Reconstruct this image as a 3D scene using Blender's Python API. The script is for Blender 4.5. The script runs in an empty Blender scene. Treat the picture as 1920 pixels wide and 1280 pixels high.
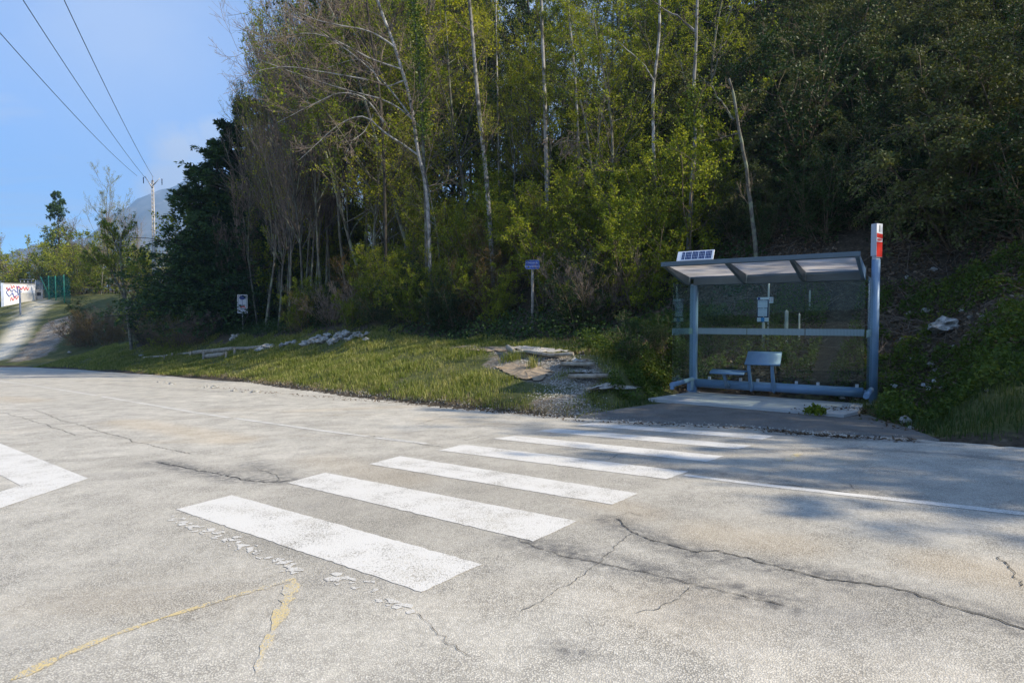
import bpy, math, random
import numpy as np
from mathutils import Vector, Matrix, noise as mnoise

R = math.radians
scene = bpy.context.scene
C = scene.collection
rng = np.random.default_rng(7)
random.seed(7)

# ------------------------------------------------------------------ camera frame
FPX = 1120.0
CZ = 1.5
TH = math.atan(40 / FPX)
cT, sT = math.cos(TH), math.sin(TH)


def ray(px, py):
    u, v = px - 960.0, 640.0 - py
    return np.array([u / FPX, cT + v / FPX * sT, -sT + v / FPX * cT])


def at(px, py, Y):
    d = ray(px, py)
    p = d * (Y / d[1])
    return np.array([p[0], p[1], p[2] + CZ])


PN = np.array([-.01724, .0426, .999])


def road_z(x, y):
    return CZ - (1.2 + PN[0] * x + PN[1] * y) / PN[2]


def on_road(px, py, lift=0.0):
    d = ray(px, py)
    k = -1.2 / float(PN @ d)
    p = d * k
    return np.array([p[0], p[1], p[2] + CZ + lift])


# ------------------------------------------------------------------ terrain
EDGE = np.array([(-240, 70), (-75, 66), (-45.2, 55), (-33, 44.7), (-21.2, 33.5), (-10.1, 22.5), (-6.36, 17.8), (-3.3, 14.0),
                 (-1.04, 11.6), (.79, 9.9), (1.52, 9.38), (3.53, 8.07), (4.72, 7.15), (5.56, 6.49), (12, 1.4),
                 (30, -13), (70, -45), (160, -110)], float)
TT = np.array([0, .15, 1, 2, 3.2, 4, 5, 6.5, 8, 12, 18, 25, 40, 60, 100, 200, 500], float)
PROF = np.array([
    [0, .05, .2, .4, .7, .95, 1.3, 1.9, 2.4, 3.9, 6.2, 8.8, 10.5, 11, 10, 3, -5],
    [0, .05, .2, .4, .7, .95, 1.3, 1.9, 2.4, 3.9, 6.2, 8.8, 10.5, 11, 10, 3, -5],
    [0, .05, .2, .4, .7, .95, 1.3, 1.9, 2.4, 3.9, 6.2, 8.8, 10.5, 11, 10, 3, -5],
    [0, .1, .4, .8, 1.2, 1.6, 1.9, 2.2, 2.5, 3.2, 4.5, 6.5, 9, 10, 9, 2, -8],
    [0, .08, .25, .5, .95, 1.45, 2.05, 2.5, 2.9, 4.3, 7.0, 11, 17, 19, 16, 6, -8],
    [0, .08, .28, .58, 1.0, 1.45, 2.0, 2.5, 3.4, 6.2, 11.5, 18.0, 28, 35, 38, 25, 0],
    [0, .09, .38, .7, 1.05, 1.2, 1.35, 1.55, 2.5, 5.8, 11.4, 18.2, 31, 44, 52, 40, 10],
    [0, .08, .35, .65, 1.0, 1.12, 1.25, 1.4, 1.9, 5.0, 10.6, 17.0, 31, 45, 58, 60, 30],
    [0, .08, .3, .55, .85, .95, 1.05, 1.35, 2.0, 5.4, 11.2, 18.4, 35, 53, 74, 80, 50],
    [0, .04, .2, .45, .75, .92, 1.1, 1.5, 2.2, 5.7, 11.6, 19, 36.5, 57, 82, 95, 70],
    [0, .0, .02, .06, .18, .4, .8, 1.4, 2.2, 5.6, 11.6, 19.2, 37, 58, 85, 100, 75],
    [0, .0, .0, .0, .02, .15, .55, 1.3, 2.2, 5.4, 11.5, 19.2, 37, 59, 86, 102, 80],
    [0, -.01, -.03, -.04, -.05, .1, .6, 1.4, 2.3, 5.5, 11.5, 19.2, 37, 59, 87, 102, 80],
    [0, .05, .35, .7, 1.0, 1.15, 1.4, 2.0, 2.9, 5.7, 11.6, 19.3, 37, 59, 87, 102, 80],
    [0, .05, .35, .7, 1.0, 1.2, 1.5, 2.2, 3.1, 6.0, 11.8, 19.5, 37, 59, 87, 102, 80],
    [0, .05, .35, .7, 1.0, 1.2, 1.5, 2.2, 3.1, 5.8, 10.5, 16.5, 30, 48, 75, 95, 80],
    [0, .05, .35, .7, 1.0, 1.2, 1.5, 2.2, 3.1, 5.8, 10.5, 16.5, 30, 48, 75, 95, 80],
    [0, .05, .35, .7, 1.0, 1.2, 1.5, 2.2, 3.1, 5.8, 10.5, 16.5, 30, 48, 75, 95, 80]], float)
SEGL = np.linalg.norm(np.diff(EDGE, axis=0), axis=1)
ARC = np.concatenate([[0], np.cumsum(SEGL)])
LAYBY_S = (ARC[9] + .35, ARC[12] + .1)


def st(X, Y):
    """station index (float), signed distance beyond the road edge, arc length, for arrays X, Y"""
    X = np.asarray(X, float).ravel(); Y = np.asarray(Y, float).ravel()
    best = np.full(X.shape, 1e18); fs = np.zeros_like(X); tt = np.zeros_like(X); arc = np.zeros_like(X)
    for i in range(len(EDGE) - 1):
        a, b = EDGE[i], EDGE[i + 1]
        d = b - a; L2 = d @ d
        u = np.clip(((X - a[0]) * d[0] + (Y - a[1]) * d[1]) / L2, 0, 1)
        qx, qy = a[0] + u * d[0], a[1] + u * d[1]
        dd = (X - qx) ** 2 + (Y - qy) ** 2
        sg = np.sign(d[0] * (Y - a[1]) - d[1] * (X - a[0]))
        m = dd < best
        best = np.where(m, dd, best); fs = np.where(m, i + u, fs); tt = np.where(m, sg * np.sqrt(dd), tt)
        arc = np.where(m, ARC[i] + u * SEGL[i], arc)
    return fs, tt, arc


S0 = np.array([at(1300, 737, 12.17)[0], 12.17]); SZ = CZ - 1.47
EZ = np.array([road_z(x, y) for x, y in EDGE])
_ng = np.random.default_rng(3)
_NA = [(_ng.uniform(-1, 1, 2), _ng.uniform(0, 6.28)) for _ in range(24)]


def wob(X, Y, sc):
    z = 0
    for i, (k, p) in enumerate(_NA):
        f = (1 + i * .35) / sc
        z = z + np.sin(k[0] * X * f * 2 + k[1] * Y * f * 2 + p) / (1 + i * .35)
    return z * .3


def ground_z(X, Y):
    shp = np.shape(X)
    X = np.asarray(X, float).ravel(); Y = np.asarray(Y, float).ravel()
    fs, t, arc = st(X, Y)
    i = np.clip(np.floor(fs).astype(int), 0, len(EDGE) - 2); w = fs - i
    w = w * w * (3 - 2 * w)
    tc = np.clip(t, 0, 499)
    j = np.clip(np.searchsorted(TT, tc, side='right') - 1, 0, len(TT) - 2)
    v = (tc - TT[j]) / (TT[j + 1] - TT[j])
    h = lambda a: PROF[a, j] * (1 - v) + PROF[a, j + 1] * v
    hz = h(i) * (1 - w) + h(i + 1) * w
    ez = EZ[i] * (1 - w) + EZ[i + 1] * w
    rz = road_z(X, Y)
    flat = (arc > LAYBY_S[0] - .3) & (arc < LAYBY_S[1] + .1) & (t < 3.9)
    bump = np.where(flat, 0, np.clip((t - .1) / 2, 0, 1)) * (wob(X, Y, 3.0) * .10 + wob(X + 50, Y, 14) * np.clip(t / 20, 0, 1) * .5)
    fw = np.clip((arc - LAYBY_S[0] + .3) / .4, 0, 1) * np.clip((LAYBY_S[1] + .3 - arc) / .4, 0, 1) * np.clip((3.75 - t) / .5, 0, 1)
    lw = np.clip(t / 1.8, 0, 1)
    zl = ez * (1 - lw) + (SZ - .035) * lw
    hz = hz * (1 - fw) + (zl - ez) * fw
    z = np.where(t > 0, ez + hz + bump, np.maximum(rz, -12.0) - .03)
    lx = (X - S0[0]) * .826 - (Y - S0[1]) * .563; ly = (X - S0[0]) * .563 + (Y - S0[1]) * .826
    dx = np.maximum(np.maximum(-.5 - lx, lx - 3.1), 0); dy = np.maximum(np.maximum(-1.75 - ly, ly - .2), 0)
    z = np.minimum(z, SZ - .06 + np.hypot(dx, dy) * .75)
    return z.reshape(shp) if shp else float(z[0])


def hit(px, py, y0=5.0, y1=160.0):
    Ys = np.geomspace(y0, y1, 500)
    d = ray(px, py)
    P = d[None, :] * (Ys / d[1])[:, None]
    g = ground_z(P[:, 0], P[:, 1])
    below = np.nonzero(P[:, 2] + CZ < g)[0]
    k = below[0] if len(below) else len(Ys) - 1
    return np.array([P[k, 0], P[k, 1], g[k]])


# ------------------------------------------------------------------ object helpers
def tag(o, label=None, cat=None, group=None, kind=None):
    if label: o['label'] = label
    if cat: o['category'] = cat
    if group: o['group'] = group
    if kind: o['kind'] = kind
    return o


def empty(name, loc, label, cat, group=None, rz=0.0):
    o = bpy.data.objects.new(name, None); C.objects.link(o)
    o.empty_display_size = .2
    o.location = [float(v) for v in loc]; o.rotation_euler = (0, 0, rz)
    return tag(o, label, cat, group)


def mesh_np(name, V, F, mats=(), midx=None, smooth=True):
    """V (n,3); F list of arrays (m,k)"""
    me = bpy.data.meshes.new(name)
    V = np.asarray(V, np.float32)
    F = [np.asarray(f, np.int32) for f in (F if isinstance(F, list) else [F]) if len(f)]
    me.vertices.add(len(V)); me.vertices.foreach_set('co', V.ravel())
    nl = sum(f.size for f in F); nf = sum(len(f) for f in F)
    me.loops.add(nl); me.polygons.add(nf)
    me.loops.foreach_set('vertex_index', np.concatenate([f.ravel() for f in F]))
    tot = np.concatenate([np.full(len(f), f.shape[1], np.int32) for f in F])
    me.polygons.foreach_set('loop_start', np.concatenate([[0], np.cumsum(tot)[:-1]]).astype(np.int32))
    me.polygons.foreach_set('loop_total', tot)
    me.polygons.foreach_set('use_smooth', np.full(nf, bool(smooth)))
    for m in mats: me.materials.append(m)
    if midx is not None: me.polygons.foreach_set('material_index', np.asarray(midx, np.int32))
    me.update(calc_edges=True)
    me.validate()
    return me


def link(name, me, parent=None, loc=None, rot=None, scl=None):
    o = bpy.data.objects.new(name, me); C.objects.link(o)
    if parent is not None: o.parent = parent
    if loc is not None: o.location = [float(v) for v in loc]
    if rot is not None: o.rotation_euler = [float(v) for v in rot]
    if scl is not None: o.scale = [float(v) for v in scl]
    return o


class MB:
    def __init__(s): s.v = []; s.f = []; s.sm = []

    def add(s, V, F, smooth=False):
        n = len(s.v)
        s.v += [tuple(map(float, p)) for p in V]
        s.f += [tuple(i + n for i in f) for f in F]; s.sm += [smooth] * len(F)
        return s

    def box(s, lo, hi, M=None, ch=0.0):
        (x0, y0, z0), (x1, y1, z1) = lo, hi
        c = min(ch, (x1 - x0) * .45, (y1 - y0) * .45) if ch else 0
        if c:
            ring = [(x0 + c, y0), (x1 - c, y0), (x1, y0 + c), (x1, y1 - c), (x1 - c, y1), (x0 + c, y1), (x0, y1 - c), (x0, y0 + c)]
        else:
            ring = [(x0, y0), (x1, y0), (x1, y1), (x0, y1)]
        return s.prism(ring, z0, z1, M)

    def prism(s, ring, z0, z1, M=None):
        n = len(ring)
        V = [(x, y, z0) for x, y in ring] + [(x, y, z1) for x, y in ring]
        F = [tuple(range(n - 1, -1, -1)), tuple(range(n, 2 * n))] + [(i, (i + 1) % n, n + (i + 1) % n, n + i) for i in range(n)]
        if M is not None: V = [M @ Vector(p) for p in V]
        return s.add(V, F)

    def tube(s, pts, rad, n=10, cap=True):
        pts = [np.asarray(p, float) for p in pts]
        K = len(pts)
        if not hasattr(rad, '__len__'): rad = [rad] * K
        V = []
        ref = None
        for k in range(K):
            t = pts[min(k + 1, K - 1)] - pts[max(k - 1, 0)]
            t = t / (np.linalg.norm(t) + 1e-9)
            if ref is None: ref = np.array([1, 0, 0]) if abs(t[0]) < .8 else np.array([0, 0, 1.])
            a = ref - t * (ref @ t); a /= np.linalg.norm(a) + 1e-9; ref = a
            b = np.cross(t, a)
            for i in range(n):
                q = 2 * math.pi * i / n
                V.append(pts[k] + rad[k] * (math.cos(q) * a + math.sin(q) * b))
        F = [(k * n + i, k * n + (i + 1) % n, (k + 1) * n + (i + 1) % n, (k + 1) * n + i) for k in range(K - 1) for i in range(n)]
        s.add(V, F, True)
        if cap:
            m = len(s.v) - K * n
            s.f += [tuple(m + i for i in range(n - 1, -1, -1)), tuple(m + (K - 1) * n + i for i in range(n))]; s.sm += [False, False]
        return s

    def sheet(s, P):
        return s.add(P, [tuple(range(len(P)))])

    def mesh(s, name, m):
        me = bpy.data.meshes.new(name)
        me.from_pydata(s.v, [], s.f)
        me.polygons.foreach_set('use_smooth', s.sm)
        me.materials.append(m); me.update()
        return me

    def build(s, name, m, parent=None, bevel=0.0, **k):
        o = link(name, s.mesh(name, m), parent, **k)
        if bevel:
            b = o.modifiers.new('bevel', 'BEVEL'); b.width = bevel; b.segments = 2; b.limit_method = 'ANGLE'
        return o


# ------------------------------------------------------------------ materials
def newmat(name):
    m = bpy.data.materials.new(name); m.use_nodes = True
    nt = m.node_tree; nt.nodes.clear()
    return m, nt


class N:
    """tiny node wrapper"""
    def __init__(s, nt): s.nt = nt

    def n(s, typ, **kw):
        nd = s.nt.nodes.new(typ)
        ins = kw.pop('ins', {})
        for k, v in kw.items(): setattr(nd, k, v)
        for k, v in ins.items():
            sock = nd.inputs[k]
            if hasattr(v, 'is_output') or isinstance(v, bpy.types.NodeSocket): s.nt.links.new(v, sock)
            elif isinstance(v, (tuple, list)) and len(v) == 3 and sock.type == 'RGBA': sock.default_value = (*v, 1)
            else: sock.default_value = v
        return nd

    def noise(s, co, scale, detail=3, rough=.55, dist=0):
        return s.n('ShaderNodeTexNoise', ins={'Vector': co, 'Scale': scale, 'Detail': detail, 'Roughness': rough, 'Distortion': dist}).outputs['Fac']

    def ramp(s, fac, stops):
        r = s.n('ShaderNodeValToRGB', ins={'Fac': fac})
        e = r.color_ramp.elements
        while len(e) < len(stops): e.new(.5)
        for k, (p, c) in zip(e, stops):
            k.position = p; k.color = (*c, 1) if isinstance(c, (tuple, list)) else (c, c, c, 1)
        return r.outputs['Color']

    def mix(s, fac, a, b, mode='MIX'):
        m = s.n('ShaderNodeMix', data_type='RGBA', blend_type=mode)
        for sock, v in ((m.inputs[0], fac), (m.inputs[6], a), (m.inputs[7], b)):
            if isinstance(v, bpy.types.NodeSocket): s.nt.links.new(v, sock)
            elif isinstance(v, (tuple, list)): sock.default_value = (*v, 1) if len(v) == 3 else v
            else: sock.default_value = v
        return m.outputs[2]

    def math(s, op, a, b=0.0, c=None, clamp=False):
        m = s.n('ShaderNodeMath', operation=op); m.use_clamp = clamp
        for i, v in enumerate((a, b, c)):
            if v is None: continue
            if isinstance(v, bpy.types.NodeSocket): s.nt.links.new(v, m.inputs[i])
            else: m.inputs[i].default_value = v
        return m.outputs[0]

    def maprange(s, v, a, b, c=0., d=1.):
        return s.n('ShaderNodeMapRange', ins={0: v, 1: a, 2: b, 3: c, 4: d}).outputs[0]

    def out(s, shader, vol=None):
        o = s.n('ShaderNodeOutputMaterial')
        if shader is not None: s.nt.links.new(shader, o.inputs['Surface'])
        if vol is not None: s.nt.links.new(vol, o.inputs['Volume'])

    def bump(s, h, strength=.3, dist=.01):
        return s.n('ShaderNodeBump', ins={'Height': h, 'Strength': strength, 'Distance': dist}).outputs['Normal']

    def pbr(s, col, rough=.8, metal=0., normal=None, spec=.3, **extra):
        ins = {'Base Color': col, 'Roughness': rough, 'Metallic': metal, 'Specular IOR Level': spec}
        if normal is not None: ins['Normal'] = normal
        ins.update(extra)
        return s.n('ShaderNodeBsdfPrincipled', ins=ins).outputs[0]

    def obj(s): return s.n('ShaderNodeTexCoord').outputs['Object']

    def pos(s): return s.n('ShaderNodeNewGeometry').outputs['Position']

    def scaled(s, co, sc, rot=(0, 0, 0)):
        return s.n('ShaderNodeMapping', ins={'Vector': co, 'Scale': sc, 'Rotation': rot}).outputs[0]

    def attr(s, name): return s.n('ShaderNodeAttribute', attribute_name=name)


def simple(name, col, rough=.6, metal=0., var=.15, scale=6., spec=.4, bump=0.0):
    m, nt = newmat(name); q = N(nt)
    co = q.obj()
    f = q.noise(co, scale, 4, .6)
    c = q.mix(q.maprange(f, .3, .7), tuple(v * (1 - var) for v in col), tuple(min(1, v * (1 + var)) for v in col))
    nr = q.bump(f, bump, .01) if bump else None
    rr = q.maprange(f, .3, .7, max(0, rough - .08), min(1, rough + .08))
    q.out(q.pbr(c, rr, metal, nr, spec))
    return m


def leafmat(name, cols, trans=.35, rough=.55, sat=1.0):
    """cols: dark, mid, light leaf albedos; varied leaf by leaf, plant by plant and clump by clump"""
    m, nt = newmat(name); q = N(nt)
    rnd = q.n('ShaderNodeNewGeometry').outputs['Random Per Island']
    orn = q.n('ShaderNodeObjectInfo').outputs['Random']
    nz = q.noise(q.obj(), .9, 2)
    f = q.math('ADD', q.math('MULTIPLY', rnd, .45), q.math('MULTIPLY', orn, .35))
    f = q.math('ADD', f, q.math('MULTIPLY', q.maprange(nz, .3, .7), .3))
    c = q.ramp(f, [(.12, cols[0]), (.5, cols[1]), (.9, cols[2])])
    p = q.pbr(c, rough, 0, None, .18)
    t = q.n('ShaderNodeBsdfTranslucent', ins={'Color': q.mix(1.0, c, (1.25, 1.15, .5), 'MULTIPLY')}).outputs[0]
    q.out(q.n('ShaderNodeMixShader', ins={0: trans, 1: p, 2: t}).outputs[0])
    return m


def barkmat(name, a, b, lichen=None, scale=5.):
    m, nt = newmat(name); q = N(nt)
    co = q.scaled(q.obj(), (1, 1, .35))
    f = q.noise(co, scale * 2.2, 5, .65, .6)
    c = q.mix(q.maprange(f, .35, .65), a, b)
    if lichen:
        c = q.mix(q.maprange(q.noise(q.obj(), scale * .8, 3), .5, .62), c, lichen)
    orn = q.n('ShaderNodeObjectInfo').outputs['Random']
    c = q.mix(1.0, c, q.ramp(orn, [(0, .72), (1, 1.15)]), 'MULTIPLY')
    q.out(q.pbr(c, .85, 0, q.bump(f, .5, .02), .2))
    return m


M_leaf = leafmat('fresh_leaves', [(.06, .105, .010), (.165, .22, .018), (.34, .37, .035)], .48)
M_leaf2 = leafmat('yellow_green_leaves', [(.10, .15, .012), (.22, .265, .02), (.39, .39, .035)], .48)
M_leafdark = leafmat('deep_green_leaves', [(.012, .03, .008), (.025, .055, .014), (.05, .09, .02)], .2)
M_olive = leafmat('olive_leaves', [(.032, .048, .014), (.075, .098, .028), (.16, .175, .055)], .25)
M_rust = leafmat('rusty_leaves', [(.09, .05, .015), (.14, .08, .02), (.15, .13, .03)], .3)
M_conif = leafmat('conifer_needles', [(.012, .034, .012), (.028, .066, .018), (.065, .115, .028)], .2)
M_ivy = leafmat('ivy_leaves', [(.03, .07, .012), (.08, .13, .015), (.2, .24, .03)], .3, .35)
M_grass_dark = leafmat('shaded_grass_blades', [(.02, .045, .010), (.04, .075, .016), (.10, .12, .04)], .3)  # darker copy of the grass, the bank's shade put into its colour
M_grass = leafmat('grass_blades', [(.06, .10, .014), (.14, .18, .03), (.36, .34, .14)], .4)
M_litter = leafmat('dry_leaves', [(.05, .033, .02), (.13, .09, .058), (.3, .24, .18)], .1, .8)
M_bud = leafmat('bud_twigs', [(.05, .04, .03), (.09, .07, .05), (.12, .10, .05)], .1, .8)
M_bark = barkmat('grey_bark', (.06, .055, .045), (.17, .16, .135), (.2, .22, .15))
M_pale = barkmat('pale_bark', (.17, .163, .15), (.42, .41, .385), (.085, .08, .065), 3.)
M_twig = barkmat('twig_bark', (.085, .066, .042), (.19, .15, .10))
M_warmtwig = barkmat('warm_twig_bark', (.13, .1, .08), (.26, .21, .17))
M_dark = barkmat('dark_bark', (.025, .022, .018), (.07, .062, .05))
M_log = barkmat('weathered_log', (.2, .17, .13), (.42, .38, .31), None, 3)
M_paint = simple('blue_grey_paint', (.145, .245, .375), .42, .15, .1, 3, .5)
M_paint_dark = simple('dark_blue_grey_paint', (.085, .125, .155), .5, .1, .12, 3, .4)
M_steel = simple('galvanised_steel', (.42, .44, .46), .45, .7, .15, 8)
M_white = simple('white_plastic', (.75, .77, .8), .45, 0, .05, 4)
M_grey = simple('grey_plastic', (.42, .45, .5), .5, 0, .06, 4)
M_red = simple('red_film', (.62, .03, .02), .4, 0, .05, 4)
M_blue = simple('blue_enamel', (.016, .05, .24), .35, 0, .1, 4)
M_cyan = simple('cyan_film', (.03, .28, .62), .4, 0, .05, 4)
M_navy = simple('navy_frame', (.012, .022, .06), .45, 0, .1, 4)
M_paper = simple('printed_paper', (.6, .64, .72), .6, 0, .05, 30)
M_black = simple('black_print', (.02, .02, .022), .6, 0, .05, 4)
M_cell = simple('solar_cell', (.012, .035, .13), .15, 0, .3, 12, .6)
M_wood = barkmat('weathered_post_wood', (.13, .115, .095), (.33, .31, .28), None, 4)
M_stake = simple('pale_stake_wood', (.5, .48, .42), .8, 0, .15, 6)
M_slab = simple('slab_concrete', (.42, .42, .41), .85, 0, .14, 2.2, .2, .15)
M_concrete = simple('pole_concrete', (.42, .4, .37), .85, 0, .12, 2)


def rockmat():
    m, nt = newmat('limestone'); q = N(nt)
    co = q.obj()
    f = q.noise(co, 2.5, 6, .65); g = q.noise(co, 9, 5, .6)
    c = q.ramp(f, [(.3, (.14, .135, .12)), (.5, (.34, .335, .315)), (.7, (.55, .54, .52))])
    c = q.mix(q.maprange(g, .55, .7), c, (.1, .11, .06))
    q.out(q.pbr(c, .9, 0, q.bump(g, .7, .03), .2))
    return m


M_rock = rockmat()


def glassmat(name, tint, dirt=.04):
    m, nt = newmat(name); q = N(nt)
    tr = q.n('ShaderNodeBsdfTransparent', ins={'Color': tint}).outputs[0]
    gl = q.n('ShaderNodeBsdfGlossy', ins={'Color': (1, 1, 1), 'Roughness': .015}).outputs[0]
    fr = q.n('ShaderNodeFresnel', ins={'IOR': 1.45}).outputs[0]
    fr = q.math('MULTIPLY', fr, .36, clamp=True)
    s = q.n('ShaderNodeMixShader', ins={0: fr, 1: tr, 2: gl}).outputs[0]
    df = q.n('ShaderNodeBsdfDiffuse', ins={'Color': (.5, .55, .55)}).outputs[0]
    dn = q.noise(q.scaled(q.obj(), (6, 6, .6)), 3, 4)
    s = q.n('ShaderNodeMixShader', ins={0: q.maprange(dn, .35, .75, dirt * .3, dirt * 1.6), 1: s, 2: df}).outputs[0]
    q.out(s)
    return m


M_glass = glassmat('shelter_glass', (.80, .88, .86), .012)


def bandmat():
    m, nt = newmat('frosted_strip'); q = N(nt)
    w = q.n('ShaderNodeTexWave', wave_type='BANDS', bands_direction='X', ins={'Vector': q.obj(), 'Scale': 14, 'Distortion': 0}).outputs['Fac']
    tr = q.n('ShaderNodeBsdfTransparent', ins={'Color': (.7, .78, .78)}).outputs[0]
    df = q.n('ShaderNodeBsdfDiffuse', ins={'Color': (.34, .44, .48)}).outputs[0]
    q.out(q.n('ShaderNodeMixShader', ins={0: q.maprange(w, 0, 1, .5, .85), 1: tr, 2: df}).outputs[0])
    return m


M_band = bandmat()


def roofmat():
    m, nt = newmat('frosted_roof_panel'); q = N(nt)
    f = q.noise(q.scaled(q.obj(), (.8, 3, 1)), 2.2, 4)
    c = q.mix(q.maprange(f, .3, .7), (.55, .53, .52), (.78, .76, .75))
    a = q.n('ShaderNodeBsdfDiffuse', ins={'Color': c}).outputs[0]
    b = q.n('ShaderNodeBsdfTranslucent', ins={'Color': c}).outputs[0]
    q.out(q.n('ShaderNodeMixShader', ins={0: .78, 1: a, 2: b}).outputs[0])
    return m


M_roofp = roofmat()

RDIR = math.atan2(.61, -.79)


def asphalt_nodes(q, dark=1.0, warm=True, stain_shade=True):
    co = q.pos()
    vor = q.n('ShaderNodeTexVoronoi', feature='F1', ins={'Vector': co, 'Scale': 130., 'Randomness': 1.})
    vor2 = q.n('ShaderNodeTexVoronoi', feature='F1', ins={'Vector': co, 'Scale': 46.})
    cell = q.n('ShaderNodeSeparateColor', ins={0: vor.outputs['Color']}).outputs
    peb = q.ramp(cell[0], [(0., (.375, .355, .31)), (.35, (.50, .478, .425)), (.7, (.575, .55, .49)), (1., (.68, .655, .60))])
    gap = q.maprange(vor.outputs['Distance'], .38, .62)
    big = q.noise(co, .55, 4, .6)
    wear = q.noise(co, 2.6, 4, .6)
    gapcol = q.mix(q.maprange(wear, .35, .65), (.23, .22, .20), (.44, .42, .38))
    c = q.mix(gap, peb, gapcol)
    mid = q.noise(co, 21, 3, .65)
    c = q.mix(1.0, c, q.ramp(mid, [(.32, .88), (.68, 1.09)]), 'MULTIPLY')
    c = q.mix(.12, c, q.ramp(q.n('ShaderNodeSeparateColor', ins={0: vor2.outputs['Color']}).outputs[0], [(0, .15), (1, .6)]))
    c = q.mix(1.0, c, q.ramp(big, [(.3, .9), (.7, 1.08)]), 'MULTIPLY')
    c = q.mix(1.0, c, q.ramp(wear, [(.3, .94), (.7, 1.05)]), 'MULTIPLY')
    c = q.mix(1.0, c, (.995, .98, .945), 'MULTIPLY')
    h = q.math('SUBTRACT', 1.0, gap)
    return co, c, h, big, wear


def roadmat():
    m, nt = newmat('chip_seal_asphalt'); q = N(nt)
    co, c, h, big, wear = asphalt_nodes(q)
    al = q.scaled(co, (.16, 1.3, 1), (0, 0, -RDIR))
    st1 = q.noise(al, .9, 4, .6)
    rust = q.math('MULTIPLY', q.maprange(st1, .52, .72), q.maprange(q.noise(co, .35, 2), .42, .62), clamp=True)
    c = q.mix(q.math('MULTIPLY', rust, .28), c, (.46, .34, .19))
    at_ = q.attr('stain_shade')
    c = q.mix(q.math('MULTIPLY', q.n('ShaderNodeSeparateColor', ins={0: at_.outputs['Color']}).outputs[2], .55), c, q.mix(h, (.16, .15, .13), (.34, .315, .265)))
    sp = q.n('ShaderNodeSeparateColor', ins={0: at_.outputs['Color']}).outputs
    c = q.mix(q.math('MULTIPLY', sp[1], .30), c, (.5, .36, .19))
    dk = q.math('MULTIPLY', sp[0], q.maprange(q.noise(co, 14, 4, .7), .3, .65), clamp=True)
    c = q.mix(dk, c, (.055, .058, .066))
    pat = q.maprange(q.noise(q.scaled(co, (.5, 1, 1), (0, 0, -RDIR)), 1.1, 5, .65), .56, .74)
    c = q.mix(q.math('MULTIPLY', pat, .22), c, (.16, .155, .155))
    q.out(q.pbr(c, .82, 0, q.bump(h, .38, .005), .25))
    return m


M_road = roadmat()


def laybymat():
    m, nt = newmat('dark_lay_by_asphalt'); q = N(nt)
    co, c, h, big, wear = asphalt_nodes(q)
    c = q.mix(1.0, c, (.34, .345, .365), 'MULTIPLY')
    c = q.mix(q.math('MULTIPLY', q.maprange(q.noise(co, 1.6, 5, .6), .5, .75), .6), c, (.17, .155, .135))
    q.out(q.pbr(c, .85, 0, q.bump(h, .4, .004), .25))
    return m


M_layby = laybymat()


def paintmat(name, col, keep, fleck=70.):
    """road paint, worn through to the asphalt in flecks"""
    m, nt = newmat(name); q = N(nt)
    co, c, h, big, wear = asphalt_nodes(q)
    a = q.noise(co, fleck, 3, .7)
    b = q.noise(co, 3.5, 5, .6)
    k = q.math('ADD', q.math('MULTIPLY', a, .55), q.math('MULTIPLY', b, .45))
    fac = q.maprange(q.math('ADD', k, q.math('MULTIPLY', q.math('SUBTRACT', h, .6), .10)), keep - .035, keep + .035)
    dirt = q.mix(q.maprange(big, .3, .75), col, tuple(v * .86 for v in col))
    dirt = q.mix(q.math('MULTIPLY', q.maprange(h, .0, .6), .12), tuple(v * .9 for v in col), dirt)
    c = q.mix(fac, c, dirt)
    q.out(q.pbr(c, .75, 0, q.bump(h, .3, .004), .3))
    return m


M_zebra = paintmat('white_road_paint', (.655, .64, .605), .415)
M_zebra_worn = paintmat('worn_white_road_paint', (.60, .585, .55), .44)
M_yellow = paintmat('faded_yellow_spray', (.60, .48, .24), .495, 60)


def crackmat():
    m, nt = newmat('crack_tar'); q = N(nt)
    q.out(q.pbr(q.mix(q.maprange(q.noise(q.pos(), 30, 3), .35, .65), (.04, .041, .044), (.10, .097, .09)), .9, 0, None, .1))
    return m


M_crack = crackmat()


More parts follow.
